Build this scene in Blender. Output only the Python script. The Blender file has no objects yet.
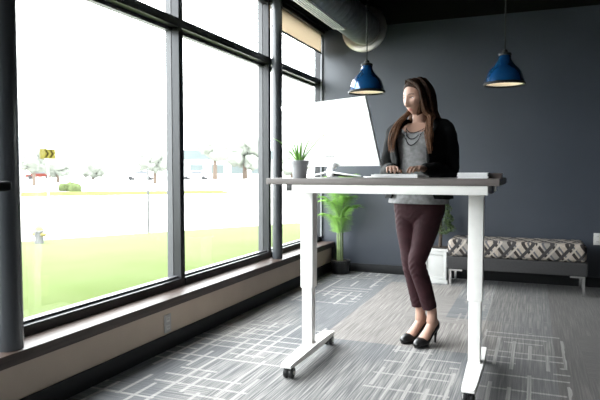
import bpy, bmesh, math, random
from math import sin, cos, pi, radians as R, sqrt, exp
from mathutils import Vector as V, Matrix as M

random.seed(7)
S = bpy.context.scene
COL = S.collection

# ------------------------------------------------------------------ materials
def nd(nt, typ, **kw):
    n = nt.nodes.new(typ)
    for k, v in kw.items():
        setattr(n, k, v)
    return n

def ramp(nt, fac, stops, interp='LINEAR'):
    r = nd(nt, 'ShaderNodeValToRGB')
    r.color_ramp.interpolation = interp
    els = r.color_ramp.elements
    while len(els) < len(stops):
        els.new(0.5)
    for e, (p, c) in zip(els, stops):
        e.position = p
        e.color = (*c, 1) if len(c) == 3 else c
    nt.links.new(fac, r.inputs[0])
    return r.outputs[0]

def mathn(nt, op, a, b=None, c=None):
    n = nd(nt, 'ShaderNodeMath', operation=op)
    for i, v in enumerate((a, b, c)):
        if v is None:
            continue
        if isinstance(v, (int, float)):
            n.inputs[i].default_value = v
        else:
            nt.links.new(v, n.inputs[i])
    return n.outputs[0]

def mixc(nt, fac, a, b, blend='MIX'):
    n = nd(nt, 'ShaderNodeMix', data_type='RGBA', blend_type=blend)
    if isinstance(fac, (int, float)):
        n.inputs[0].default_value = fac
    else:
        nt.links.new(fac, n.inputs[0])
    for i, v in ((6, a), (7, b)):
        if isinstance(v, tuple):
            n.inputs[i].default_value = (*v, 1) if len(v) == 3 else v
        else:
            nt.links.new(v, n.inputs[i])
    return n.outputs[2]

def new_mat(name):
    m = bpy.data.materials.new(name)
    m.use_nodes = True
    nt = m.node_tree
    return m, nt, nt.nodes['Principled BSDF']

def noise(nt, scale, detail=3, vec=None, stretch=None, dist=0):
    n = nd(nt, 'ShaderNodeTexNoise')
    n.inputs['Scale'].default_value = scale
    n.inputs['Detail'].default_value = detail
    n.inputs['Distortion'].default_value = dist
    if vec is None:
        vec = nd(nt, 'ShaderNodeTexCoord').outputs['Object']
    if stretch:
        mp = nd(nt, 'ShaderNodeMapping')
        mp.inputs['Scale'].default_value = stretch
        nt.links.new(vec, mp.inputs[0])
        vec = mp.outputs[0]
    nt.links.new(vec, n.inputs['Vector'])
    return n.outputs['Fac']

def mat(name, col, rough=0.5, metal=0.0, var=0.12, scale=8, stretch=None, bump=0.0, bscale=None, coat=0, spec=0.5, sheen=0):
    m, nt, b = new_mat(name)
    f = noise(nt, scale, 4, stretch=stretch)
    a = tuple(max(0, c * (1 - var)) for c in col)
    d = tuple(min(1, c * (1 + var)) for c in col)
    nt.links.new(ramp(nt, f, [(0.3, a), (0.7, d)]), b.inputs['Base Color'])
    b.inputs['Roughness'].default_value = rough
    b.inputs['Metallic'].default_value = metal
    b.inputs['Coat Weight'].default_value = coat
    b.inputs['Coat Roughness'].default_value = 0.08
    b.inputs['Specular IOR Level'].default_value = spec
    b.inputs['Sheen Weight'].default_value = sheen
    if bump:
        bn = nd(nt, 'ShaderNodeBump')
        bn.inputs['Strength'].default_value = bump
        bn.inputs['Distance'].default_value = 0.01
        nt.links.new(noise(nt, bscale or scale * 6, 3, stretch=stretch), bn.inputs['Height'])
        nt.links.new(bn.outputs[0], b.inputs['Normal'])
    return m

def srgb(r, g, b):
    f = lambda c: (c / 255 / 12.92) if c / 255 <= 0.04045 else ((c / 255 + 0.055) / 1.055) ** 2.4
    return (f(r), f(g), f(b))

MT = {}
MT['wall'] = mat('blue_grey_paint', (0.040, 0.0465, 0.0595), 0.36, var=0.04, scale=3, bump=0.05, bscale=160)
MT['wall_black'] = mat('black_paint', (0.005, 0.005, 0.0052), 0.9, var=0.1, scale=3, spec=0.2)
MT['tan'] = mat('tan_paint', (0.44, 0.355, 0.28), 0.6, var=0.05, scale=4, bump=0.05, bscale=150)
MT['rubber'] = mat('black_rubber_base', (0.006, 0.0065, 0.0075), 0.6, var=0.15, scale=5, spec=0.3)
MT['sill'] = mat('brown_wood_laminate', (0.05, 0.034, 0.028), 0.45, var=0.3, scale=7, stretch=(6, 0.6, 6), spec=0.25)
MT['frame'] = mat('dark_bronze_aluminium', (0.012, 0.0125, 0.015), 0.38, metal=0.3, var=0.1)
MT['alu'] = mat('pale_anodised_aluminium', (0.05, 0.051, 0.056), 0.45, metal=0.0, var=0.05)
MT['jamb'] = mat('grey_jamb', (0.16, 0.165, 0.18), 0.4, var=0.04)
MT['post'] = mat('charcoal_gloss_paint', (0.042, 0.045, 0.05), 0.24, var=0.06, scale=4)
MT['white_metal'] = mat('white_powder_coat', (0.84, 0.82, 0.79), 0.4, var=0.03, scale=20)
MT['desk_top'] = mat('grey_brown_laminate', (0.138, 0.119, 0.112), 0.45, var=0.10, scale=10, stretch=(0.8, 8, 8))
MT['black_plastic'] = mat('black_plastic', (0.014, 0.014, 0.015), 0.35, var=0.1)
MT['table_dark'] = mat('matt_black_laminate', (0.006, 0.006, 0.0065), 0.9, var=0.1, spec=0.15)
MT['chrome'] = mat('chrome', (0.78, 0.78, 0.78), 0.16, metal=1, var=0.03)
MT['galv'] = mat('galvanised_steel', (0.36, 0.37, 0.37), 0.4, metal=0.85, var=0.14, scale=14)
MT['brushed'] = mat('brushed_steel', (0.55, 0.52, 0.49), 0.3, metal=1, var=0.08, scale=10)
MT['slat'] = mat('pale_grey_grille_paint', (0.82, 0.82, 0.78), 0.4, metal=0.0, var=0.05)
MT['lamp_blue'] = mat('blue_enamel', (0.007, 0.064, 0.19), 0.2, metal=0.4, var=0.12, scale=6, coat=0.8)
MT['lamp_black'] = mat('black_enamel', (0.005, 0.006, 0.007), 0.5, var=0.1, spec=0.3)
MT['lamp_white'] = mat('white_enamel', (0.82, 0.78, 0.7), 0.35, var=0.03)
MT['mon_white'] = mat('glossy_white_plastic', (0.88, 0.88, 0.88), 0.25, var=0.015)
MT['mon_dark'] = mat('black_bezel_glass', (0.01, 0.01, 0.012), 0.1, var=0.1)
MT['logo'] = mat('grey_print', (0.05, 0.05, 0.055), 0.4, var=0.02)
MT['pot_grey'] = mat('grey_ceramic', (0.26, 0.26, 0.27), 0.55, var=0.06, scale=12)
MT['soil'] = mat('dark_soil', (0.03, 0.022, 0.016), 0.95, var=0.5, scale=60, bump=0.6)
MT['aloe'] = mat('aloe_leaf', (0.16, 0.36, 0.06), 0.4, var=0.35, scale=30)
MT['palm'] = mat('palm_leaf', (0.10, 0.20, 0.045), 0.45, var=0.4, scale=9)
MT['palm_stem'] = mat('palm_stem', (0.15, 0.2, 0.085), 0.5, var=0.25, scale=12)
MT['boxleaf'] = mat('boxwood_leaf', (0.05, 0.085, 0.022), 0.45, var=0.6, scale=22)
MT['bark'] = mat('brown_bark', (0.075, 0.058, 0.046), 0.85, var=0.4, scale=40, bump=0.5, spec=0.1)
MT['white_wood'] = mat('white_painted_wood', (0.56, 0.56, 0.545), 0.5, var=0.03, scale=10)
MT['bench_base'] = mat('charcoal_upholstery', (0.025, 0.024, 0.025), 0.8, var=0.12, scale=60, bump=0.1, bscale=400)
MT['paper'] = mat('white_paper', (0.85, 0.85, 0.85), 0.6, var=0.02, scale=30)
MT['book_dark'] = mat('dark_brown_cover', (0.05, 0.035, 0.03), 0.5, var=0.2, scale=30)
MT['outlet'] = mat('white_outlet_plastic', (0.5, 0.49, 0.47), 0.4, var=0.02)
MT['outlet_slot'] = mat('outlet_slot_dark', (0.03, 0.03, 0.03), 0.5, var=0.1)
MT['outlet_steel'] = mat('steel_cover_plate', (0.38, 0.37, 0.36), 0.4, metal=0.7, var=0.05)
MT['skin'] = mat('skin', (0.35, 0.205, 0.15), 0.5, var=0.06, scale=14)
MT['lips'] = mat('lips', (0.42, 0.17, 0.14), 0.4, var=0.05)
MT['brow'] = mat('brow_hair', (0.10, 0.055, 0.04), 0.7, var=0.2)
MT['eye_white'] = mat('eye_white', (0.7, 0.68, 0.66), 0.2, var=0.02)
MT['iris'] = mat('brown_iris', (0.04, 0.03, 0.022), 0.15, var=0.2)
MT['jacket'] = mat('black_jacket_cloth', (0.0042, 0.0045, 0.0048), 0.85, var=0.2, scale=25, bump=0.15, bscale=60, spec=0.2)
MT['shirt'] = mat('heather_grey_knit', (0.235, 0.235, 0.24), 0.85, var=0.25, scale=45, bump=0.12, bscale=90)
MT['trousers'] = mat('burgundy_twill', (0.024, 0.0062, 0.0085), 0.8, var=0.15, scale=16, bump=0.12, bscale=40, spec=0.25)
MT['shoe'] = mat('black_patent_leather', (0.005, 0.005, 0.0055), 0.3, var=0.1, spec=0.4)
MT['bead'] = mat('dark_beads', (0.03, 0.03, 0.035), 0.25, metal=0.4, var=0.2)
MT['lawn'] = None
MT['concrete'] = mat('pale_concrete_paving', (0.52, 0.51, 0.49), 0.85, var=0.08, scale=0.8)
MT['verge'] = mat('dry_verge_grass', (0.058, 0.064, 0.026), 0.9, var=0.25, scale=1.2, spec=0)
MT['tree'] = mat('tree_foliage', (0.105, 0.112, 0.098), 0.9, var=0.12, scale=2.5, spec=0)
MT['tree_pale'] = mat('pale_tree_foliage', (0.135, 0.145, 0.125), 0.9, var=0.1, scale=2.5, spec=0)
MT['hedge'] = mat('shrub_foliage', (0.05, 0.062, 0.028), 0.8, var=0.3, scale=5, spec=0)
MT['sign_yellow'] = mat('sign_yellow', (0.058, 0.051, 0.012), 0.8, var=0.04, spec=0)
MT['sign_black'] = mat('sign_black', (0.009, 0.007, 0.002), 0.9, var=0.04, spec=0)
MT['steel_post'] = mat('grey_steel_post', (0.3, 0.3, 0.3), 0.5, metal=0.4, var=0.05)
MT['white_paint'] = mat('white_outdoor_paint', (0.085, 0.087, 0.086), 0.8, var=0.05, spec=0)
MT['hydrant'] = mat('yellow_hydrant_paint', (0.12, 0.10, 0.03), 0.8, var=0.05)
MT['car_red'] = mat('red_car_paint', (0.06, 0.012, 0.008), 0.6, var=0.05, spec=0.1)
MT['car_white'] = mat('white_car_paint', (0.5, 0.5, 0.5), 0.3, var=0.03)
MT['car_glass'] = mat('car_glass', (0.05, 0.055, 0.06), 0.5, var=0.05, spec=0.2)
MT['cyan'] = mat('pale_cyan_cladding', (0.075, 0.088, 0.088), 0.8, var=0.05, scale=0.5, spec=0)
MT['build_white'] = mat('white_render', (0.45, 0.45, 0.44), 0.7, var=0.04, scale=0.5)
MT['blind'] = mat('tan_blind_fabric', (0.50, 0.39, 0.27), 0.8, var=0.06, scale=6, stretch=(1, 1, 30))
def blind_translucent():
    nt = MT['blind'].node_tree
    b = nt.nodes['Principled BSDF']
    tl = nd(nt, 'ShaderNodeBsdfTranslucent')
    tl.inputs[0].default_value = (0.66, 0.59, 0.49, 1)
    ad = nd(nt, 'ShaderNodeMixShader')
    ad.inputs[0].default_value = 0.5
    nt.links.new(b.outputs[0], ad.inputs[1]); nt.links.new(tl.outputs[0], ad.inputs[2])
    nt.links.new(ad.outputs[0], nt.nodes['Material Output'].inputs['Surface'])
blind_translucent()
def leaf_translucent(m, col, f):
    nt = m.node_tree
    b = nt.nodes['Principled BSDF']
    tl = nd(nt, 'ShaderNodeBsdfTranslucent')
    tl.inputs[0].default_value = (*col, 1)
    mx = nd(nt, 'ShaderNodeMixShader')
    mx.inputs[0].default_value = f
    nt.links.new(b.outputs[0], mx.inputs[1]); nt.links.new(tl.outputs[0], mx.inputs[2])
    nt.links.new(mx.outputs[0], nt.nodes['Material Output'].inputs['Surface'])
leaf_translucent(MT['palm'], (0.30, 0.55, 0.12), 0.45)

def lawn_mat():
    m, nt, b = new_mat('lawn_grass')
    f = noise(nt, 0.9, 6)
    f2 = noise(nt, 22, 4)
    c = mixc(nt, f2, ramp(nt, f, [(0.3, (0.040, 0.055, 0.0185)), (0.7, (0.052, 0.066, 0.028))]),
             ramp(nt, f, [(0.3, (0.044, 0.059, 0.021)), (0.7, (0.060, 0.070, 0.033))]))
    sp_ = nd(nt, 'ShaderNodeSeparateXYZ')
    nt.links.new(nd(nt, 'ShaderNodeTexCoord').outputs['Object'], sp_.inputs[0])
    glare = nd(nt, 'ShaderNodeMapRange')          # glare on the far grass, painted as a paler green towards the street
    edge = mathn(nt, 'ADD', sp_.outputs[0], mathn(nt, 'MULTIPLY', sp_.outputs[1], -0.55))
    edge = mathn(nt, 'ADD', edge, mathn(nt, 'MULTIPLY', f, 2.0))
    glare.inputs[1].default_value = -5.5; glare.inputs[2].default_value = -10.5
    glare.inputs[3].default_value = 0; glare.inputs[4].default_value = 0.7
    nt.links.new(edge, glare.inputs[0])
    c = mixc(nt, glare.outputs[0], c, (0.070, 0.084, 0.043))
    nt.links.new(c, b.inputs['Base Color'])
    b.inputs['Roughness'].default_value = 0.9
    b.inputs['Specular IOR Level'].default_value = 0.0
    bn = nd(nt, 'ShaderNodeBump')
    bn.inputs['Strength'].default_value = 0.5
    nt.links.new(f2, bn.inputs['Height'])
    nt.links.new(bn.outputs[0], b.inputs['Normal'])
    return m
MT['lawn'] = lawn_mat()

def hair_mat():
    m, nt, b = new_mat('brown_hair')
    f = noise(nt, 1.0, 4, stretch=(170, 170, 9))
    c = ramp(nt, f, [(0.3, (0.009, 0.005, 0.0035)), (0.55, (0.028, 0.014, 0.0085)), (0.8, (0.062, 0.032, 0.020))])
    sep = nd(nt, 'ShaderNodeSeparateXYZ')
    nt.links.new(nd(nt, 'ShaderNodeTexCoord').outputs['Object'], sep.inputs[0])
    t = nd(nt, 'ShaderNodeMapRange')
    t.inputs[1].default_value = 1.60; t.inputs[2].default_value = 1.36
    t.inputs[3].default_value = 0; t.inputs[4].default_value = 0.75
    nt.links.new(sep.outputs[2], t.inputs[0])
    c2 = ramp(nt, f, [(0.25, (0.062, 0.028, 0.015)), (0.6, (0.19, 0.090, 0.046)), (0.85, (0.33, 0.178, 0.096))])
    nt.links.new(mixc(nt, t.outputs[0], c, c2), b.inputs['Base Color'])
    b.inputs['Roughness'].default_value = 0.6
    b.inputs['Specular IOR Level'].default_value = 0.12
    bn = nd(nt, 'ShaderNodeBump')
    bn.inputs['Strength'].default_value = 0.35
    bn.inputs['Distance'].default_value = 0.004
    nt.links.new(f, bn.inputs['Height'])
    nt.links.new(bn.outputs[0], b.inputs['Normal'])
    return m
MT['hair'] = hair_mat()

def glass_mat():
    m, nt, b = new_mat('window_glass')
    nt.nodes.remove(b)
    out = nt.nodes['Material Output']
    tr = nd(nt, 'ShaderNodeBsdfTransparent')
    tr.inputs[0].default_value = (0.97, 0.985, 0.975, 1)
    gl = nd(nt, 'ShaderNodeBsdfGlossy')
    gl.inputs['Roughness'].default_value = 0.02
    lw = nd(nt, 'ShaderNodeLayerWeight')
    lw.inputs[0].default_value = 0.5
    fr = mathn(nt, 'MULTIPLY_ADD', mathn(nt, 'POWER', lw.outputs['Facing'], 4.0), 0.25, 0.02)
    mx = nd(nt, 'ShaderNodeMixShader')
    nt.links.new(fr, mx.inputs[0])
    nt.links.new(tr.outputs[0], mx.inputs[1])
    nt.links.new(gl.outputs[0], mx.inputs[2])
    nt.links.new(mx.outputs[0], out.inputs['Surface'])
    return m
MT['glass'] = glass_mat()

def carpet_mat():
    m, nt, b = new_mat('patterned_carpet_tiles')
    co = nd(nt, 'ShaderNodeTexCoord').outputs['Object']
    sep = nd(nt, 'ShaderNodeSeparateXYZ')
    nt.links.new(co, sep.inputs[0])
    X, Y = sep.outputs[0], sep.outputs[1]
    T = 0.61
    tx = mathn(nt, 'FLOOR', mathn(nt, 'DIVIDE', mathn(nt, 'ADD', X, 10.07), T))
    ty = mathn(nt, 'FLOOR', mathn(nt, 'DIVIDE', mathn(nt, 'ADD', Y, 10.21), T * 1.5))
    cmb = nd(nt, 'ShaderNodeCombineXYZ')
    nt.links.new(tx, cmb.inputs[0]); nt.links.new(ty, cmb.inputs[1])
    wn = nd(nt, 'ShaderNodeTexWhiteNoise', noise_dimensions='2D')
    nt.links.new(cmb.outputs[0], wn.inputs['Vector'])
    rnd = wn.outputs['Value']
    sepc = nd(nt, 'ShaderNodeSeparateColor')
    nt.links.new(wn.outputs['Color'], sepc.inputs[0])
    # fine streaks along Y everywhere, along X on a few tiles
    sy = noise(nt, 1.0, 2, stretch=(120, 2.6, 1))
    sx = noise(nt, 1.0, 2, stretch=(2.6, 120, 1))
    pick = mathn(nt, 'GREATER_THAN', sepc.outputs[1], 0.88)
    st = nd(nt, 'ShaderNodeMix', data_type='FLOAT')
    nt.links.new(pick, st.inputs[0]); nt.links.new(sy, st.inputs[2]); nt.links.new(sx, st.inputs[3])
    streak = st.outputs[0]
    fine = noise(nt, 260, 2)
    base = ramp(nt, streak, [(0.38, (0.068, 0.068, 0.071)), (0.52, (0.135, 0.131, 0.128)), (0.64, (0.225, 0.216, 0.207))])
    dark = ramp(nt, streak, [(0.38, (0.060, 0.062, 0.069)), (0.55, (0.090, 0.092, 0.098)), (0.68, (0.130, 0.129, 0.128))])
    warm = ramp(nt, streak, [(0.38, (0.105, 0.092, 0.083)), (0.52, (0.165, 0.147, 0.134)), (0.66, (0.23, 0.21, 0.193))])
    zone_d = ramp(nt, noise(nt, 0.9, 2, stretch=(1, 0.6, 1)), [(0.44, (0, 0, 0)), (0.51, (1, 1, 1))])
    c = mixc(nt, zone_d, base, dark)
    def patch0(x0, x1, y0, y1):
        a = mathn(nt, 'MULTIPLY', mathn(nt, 'GREATER_THAN', X, x0), mathn(nt, 'LESS_THAN', X, x1))
        b_ = mathn(nt, 'MULTIPLY', mathn(nt, 'GREATER_THAN', Y, y0), mathn(nt, 'LESS_THAN', Y, y1))
        return mathn(nt, 'MULTIPLY', a, b_)
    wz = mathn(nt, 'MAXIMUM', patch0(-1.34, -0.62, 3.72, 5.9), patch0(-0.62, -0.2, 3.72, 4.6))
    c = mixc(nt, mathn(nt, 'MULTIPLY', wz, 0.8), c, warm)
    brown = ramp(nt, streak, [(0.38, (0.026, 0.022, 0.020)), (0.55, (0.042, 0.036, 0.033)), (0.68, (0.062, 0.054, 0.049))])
    # broken grid of pale bars
    def bars(u, v, pitch, width, seglen, seed, keep):
        a = mathn(nt, 'DIVIDE', mathn(nt, 'ADD', u, 20 + seed), pitch)
        ia = mathn(nt, 'FLOOR', a)
        fa = mathn(nt, 'FRACT', a)
        hit_ = mathn(nt, 'LESS_THAN', fa, width / pitch)
        # jitter segments per bar
        cm = nd(nt, 'ShaderNodeCombineXYZ')
        nt.links.new(ia, cm.inputs[0])
        cm.inputs[1].default_value = seed
        w1 = nd(nt, 'ShaderNodeTexWhiteNoise', noise_dimensions='2D')
        nt.links.new(cm.outputs[0], w1.inputs['Vector'])
        bb = mathn(nt, 'ADD', mathn(nt, 'DIVIDE', mathn(nt, 'ADD', v, 20), seglen), mathn(nt, 'MULTIPLY', w1.outputs['Value'], 5))
        ib = mathn(nt, 'FLOOR', bb)
        cm2 = nd(nt, 'ShaderNodeCombineXYZ')
        nt.links.new(ia, cm2.inputs[0]); nt.links.new(ib, cm2.inputs[1])
        w2 = nd(nt, 'ShaderNodeTexWhiteNoise', noise_dimensions='2D')
        nt.links.new(cm2.outputs[0], w2.inputs['Vector'])
        on = mathn(nt, 'GREATER_THAN', w2.outputs['Value'], 1 - keep)
        return mathn(nt, 'MULTIPLY', hit_, on)
    b1 = bars(X, Y, 0.098, 0.021, 0.30, 0.3, 0.58)
    b2 = bars(Y, X, 0.112, 0.021, 0.24, 1.7, 0.62)
    allb = mathn(nt, 'MAXIMUM', b1, b2)
    wob = mathn(nt, 'MULTIPLY', mathn(nt, 'SUBTRACT', noise(nt, 5, 1), 0.5), 0.05)
    Xw, Yw = mathn(nt, 'ADD', X, wob), mathn(nt, 'ADD', Y, wob)
    def patch(x0, x1, y0, y1):
        a = mathn(nt, 'MULTIPLY', mathn(nt, 'GREATER_THAN', Xw, x0), mathn(nt, 'LESS_THAN', Xw, x1))
        b_ = mathn(nt, 'MULTIPLY', mathn(nt, 'GREATER_THAN', Yw, y0), mathn(nt, 'LESS_THAN', Yw, y1))
        return mathn(nt, 'MULTIPLY', a, b_)
    zone_g = None
    for q in ((-2.3, -1.34, 1.6, 3.95), (-0.82, -0.38, 2.2, 3.72), (-0.30, 0.20, 2.9, 4.35), (-2.1, -1.42, 4.70, 6.5), (0.9, 2.0, 2.0, 4.6), (1.6, 3.0, 4.9, 6.4), (-0.3, 0.8, -1.5, 1.2)):
        m_ = patch(*q)
        zone_g = m_ if zone_g is None else mathn(nt, 'MAXIMUM', zone_g, m_)
    zone_s = mathn(nt, 'MULTIPLY', patch(-0.55, 0.12, 4.5, 6.1), 0.55)
    b3 = mathn(nt, 'MAXIMUM', bars(X, Y, 0.052, 0.016, 0.20, 3.1, 0.45), bars(Y, X, 0.075, 0.014, 0.12, 5.3, 0.35))
    c = mixc(nt, mathn(nt, 'MULTIPLY', b3, zone_s), c, (0.22, 0.205, 0.19))
    amt = mathn(nt, 'MULTIPLY', mathn(nt, 'MULTIPLY', allb, zone_g), ramp(nt, streak, [(0.3, (0.45,) * 3), (0.6, (0.95,) * 3)]))
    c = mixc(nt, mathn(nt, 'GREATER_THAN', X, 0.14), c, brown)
    c = mixc(nt, mathn(nt, 'MULTIPLY', mathn(nt, 'GREATER_THAN', X, -0.32), 0.62), c, brown)  # window light's falloff painted in: carpet darkened on the right, before the brown tiles
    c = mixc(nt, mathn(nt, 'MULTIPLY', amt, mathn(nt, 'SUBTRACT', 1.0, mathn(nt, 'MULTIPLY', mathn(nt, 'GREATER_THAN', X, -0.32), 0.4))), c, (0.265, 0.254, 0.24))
    c = mixc(nt, 0.35, c, ramp(nt, fine, [(0.3, (0.25,) * 3), (0.7, (0.95,) * 3)]), 'OVERLAY')
    nt.links.new(c, b.inputs['Base Color'])
    b.inputs['Roughness'].default_value = 0.88
    b.inputs['Specular IOR Level'].default_value = 0.25
    b.inputs['Sheen Weight'].default_value = 0.1
    bn = nd(nt, 'ShaderNodeBump')
    bn.inputs['Strength'].default_value = 0.25
    bn.inputs['Distance'].default_value = 0.004
    nt.links.new(fine, bn.inputs['Height'])
    nt.links.new(bn.outputs[0], b.inputs['Normal'])
    return m
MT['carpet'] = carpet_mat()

def bench_mat():
    m, nt, b = new_mat('geometric_weave_fabric')
    sep = nd(nt, 'ShaderNodeSeparateXYZ')
    nt.links.new(nd(nt, 'ShaderNodeTexCoord').outputs['Object'], sep.inputs[0])
    u = sep.outputs[0]
    v = mathn(nt, 'SUBTRACT', sep.outputs[2], mathn(nt, 'MULTIPLY', sep.outputs[1], 0.6))
    def band(k, pitch, lo, hi, off=0.0):
        t = mathn(nt, 'FRACT', mathn(nt, 'ADD', mathn(nt, 'DIVIDE', mathn(nt, 'ADD', u, mathn(nt, 'MULTIPLY', v, k)), pitch), 50 + off))
        return mathn(nt, 'MULTIPLY', mathn(nt, 'GREATER_THAN', t, lo), mathn(nt, 'LESS_THAN', t, hi))
    th = noise(nt, 1, 2, stretch=(160, 160, 30))
    beige = ramp(nt, th, [(0.3, (0.25, 0.21, 0.175)), (0.7, (0.36, 0.31, 0.265))])
    cell = mathn(nt, 'FRACT', mathn(nt, 'MULTIPLY', u, 2.6))
    c = mixc(nt, mathn(nt, 'GREATER_THAN', cell, 0.62), beige, (0.20, 0.178, 0.16))
    c = mixc(nt, band(0.75, 0.125, 0.0, 0.27), c, (0.016, 0.011, 0.010))
    c = mixc(nt, band(0.75, 0.125, 0.42, 0.58), c, (0.07, 0.07, 0.077))
    c = mixc(nt, band(-0.85, 0.165, 0.0, 0.22, 0.2), c, (0.026, 0.023, 0.024))
    c = mixc(nt, band(-0.85, 0.165, 0.34, 0.48, 0.2), c, (0.33, 0.29, 0.25))
    nt.links.new(c, b.inputs['Base Color'])
    b.inputs['Roughness'].default_value = 0.85
    return m
MT['bench_cloth'] = bench_mat()

def bulb_mat():
    m, nt, b = new_mat('lit_bulb')
    b.inputs['Base Color'].default_value = (1, 0.9, 0.75, 1)
    b.inputs['Emission Color'].default_value = (1, 0.86, 0.68, 1)
    b.inputs['Emission Strength'].default_value = 4.5
    return m
MT['bulb'] = bulb_mat()

# ------------------------------------------------------------------ mesh helpers
def add_box(bm, lo, hi, bev=0.0, mtx=None, seg=2):
    t = bmesh.new()
    bmesh.ops.create_cube(t, size=1)
    for v in t.verts:
        v.co = V([lo[i] + (v.co[i] + 0.5) * (hi[i] - lo[i]) for i in range(3)])
    if bev:
        bmesh.ops.bevel(t, geom=t.edges[:], offset=bev, segments=seg, affect='EDGES', profile=0.6)
    if mtx is not None:
        bmesh.ops.transform(t, matrix=mtx, verts=t.verts)
    merge(bm, t)

def merge(bm, t):
    me = bpy.data.meshes.new('tmp')
    t.to_mesh(me); t.free()
    bm.from_mesh(me)
    bpy.data.meshes.remove(me)

def add_loft(bm, rings, cap=True, closed=True):
    vs = [[bm.verts.new(p) for p in r] for r in rings]
    n = len(vs[0])
    for a, b in zip(vs, vs[1:]):
        for i in range(n if closed else n - 1):
            j = (i + 1) % n
            bm.faces.new((a[i], a[j], b[j], b[i]))
    if cap and closed:
        bm.faces.new(vs[0][::-1])
        bm.faces.new(vs[-1])
    return vs

def frames(pts, ref):
    pts = [V(p) for p in pts]
    out = []
    for i, p in enumerate(pts):
        a = pts[max(0, i - 1)]; b = pts[min(len(pts) - 1, i + 1)]
        t = (b - a).normalized()
        x = ref - t * ref.dot(t)
        if x.length < 1e-4:
            x = V((0, 1, 0)) - t * t.y
        x.normalize()
        out.append((p, x, t.cross(x)))
    return out

def add_tube(bm, pts, rads, n=12, ref=V((1, 0, 0)), round_ends=True):
    if isinstance(rads, (int, float)):
        rads = [rads] * len(pts)
    rads = [(r, r) if isinstance(r, (int, float)) else r for r in rads]
    pts = [V(p) for p in pts]
    if round_ends:
        d0 = (pts[0] - pts[1]).normalized(); d1 = (pts[-1] - pts[-2]).normalized()
        r0 = min(rads[0]); r1 = min(rads[-1])
        pts = [pts[0] + d0 * r0 * 0.8, pts[0] + d0 * r0 * 0.5] + pts + [pts[-1] + d1 * r1 * 0.5, pts[-1] + d1 * r1 * 0.8]
        k = lambda r, f: (r[0] * f, r[1] * f)
        rads = [k(rads[0], 0.4), k(rads[0], 0.8)] + rads + [k(rads[-1], 0.8), k(rads[-1], 0.4)]
    rings = []
    for (p, x, y), (a, b) in zip(frames(pts, ref), rads):
        rings.append([p + x * a * cos(2 * pi * i / n) + y * b * sin(2 * pi * i / n) for i in range(n)])
    add_loft(bm, rings)

def smooth_path(pts, k=4):
    pts = [V(p) for p in pts]
    out = []
    for i in range(len(pts) - 1):
        p0 = pts[max(0, i - 1)]; p1 = pts[i]; p2 = pts[i + 1]; p3 = pts[min(len(pts) - 1, i + 2)]
        for j in range(k):
            t = j / k
            out.append(0.5 * ((2 * p1) + (p2 - p0) * t + (2 * p0 - 5 * p1 + 4 * p2 - p3) * t * t + (3 * p1 - p0 - 3 * p2 + p3) * t ** 3))
    out.append(pts[-1])
    return out

def smooth_vals(vals, k=4):
    vs = [v if isinstance(v, tuple) else (v, v) for v in vals]
    out = []
    for a, b in zip(vs, vs[1:]):
        for j in range(k):
            t = j / k
            out.append((a[0] + (b[0] - a[0]) * t, a[1] + (b[1] - a[1]) * t))
    out.append(vs[-1])
    return out

def add_lathe(bm, prof, n=32, at=(0, 0, 0), cap=True):
    o = V(at)
    rings = [[o + V((r * cos(2 * pi * i / n), r * sin(2 * pi * i / n), z)) for i in range(n)] for r, z in prof]
    add_loft(bm, rings, cap)

def add_prism(bm, poly, z0, z1):
    add_loft(bm, [[V((x, y, z0)) for x, y in poly], [V((x, y, z1)) for x, y in poly]])

def obj(name, bm, m, parent=None, smooth=False, auto=None, loc=None):
    if isinstance(bm, bpy.types.Mesh):
        me = bm
    else:
        bmesh.ops.recalc_face_normals(bm, faces=bm.faces[:])
        me = bpy.data.meshes.new(name)
        bm.to_mesh(me); bm.free()
    for mm in (m if isinstance(m, (list, tuple)) else [m]):
        me.materials.append(mm)
    if smooth:
        me.polygons.foreach_set('use_smooth', [True] * len(me.polygons))
    elif auto:
        me.polygons.foreach_set('use_smooth', [True] * len(me.polygons))
        me.set_sharp_from_angle(angle=R(auto))
    o = bpy.data.objects.new(name, me)
    COL.objects.link(o)
    if parent:
        o.parent = parent
    if loc:
        o.location = loc
    return o

def tag(o, label=None, cat=None, group=None, kind=None):
    if label: o['label'] = label
    if cat: o['category'] = cat
    if group: o['group'] = group
    if kind: o['kind'] = kind
    return o

def thing(name, label, cat, loc=(0, 0, 0), rz=0.0, group=None):
    o = bpy.data.objects.new(name, None)
    COL.objects.link(o)
    o.location = loc
    o.rotation_euler = (0, 0, rz)
    o.empty_display_size = 0.05
    return tag(o, label, cat, group)

def box_obj(name, lo, hi, m, parent=None, bev=0.0, loc=None):
    bm = bmesh.new()
    add_box(bm, lo, hi, bev)
    return obj(name, bm, m, parent, auto=35 if bev else None, loc=loc)

def struct(name, lo, hi, m, bev=0.0):
    return tag(box_obj(name, lo, hi, m, None, bev), kind='structure')

def copy_tree(o, parent=None):
    c = o.copy()
    COL.objects.link(c)
    if parent:
        c.parent = parent
    for ch in list(o.children):
        copy_tree(ch, c)
    return c

def fuse(bm, voxel, iters=3, factor=0.5):
    """one continuous surface from overlapping closed volumes"""
    bmesh.ops.recalc_face_normals(bm, faces=bm.faces[:])
    me = bpy.data.meshes.new('fuse')
    bm.to_mesh(me); bm.free()
    o = bpy.data.objects.new('fuse', me)
    COL.objects.link(o)
    r = o.modifiers.new('r', 'REMESH'); r.mode = 'VOXEL'; r.voxel_size = voxel
    s = o.modifiers.new('s', 'SMOOTH'); s.factor = factor; s.iterations = iters
    dg = bpy.context.evaluated_depsgraph_get()
    out = bpy.data.meshes.new_from_object(o.evaluated_get(dg))
    bpy.data.objects.remove(o)
    return out

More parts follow.
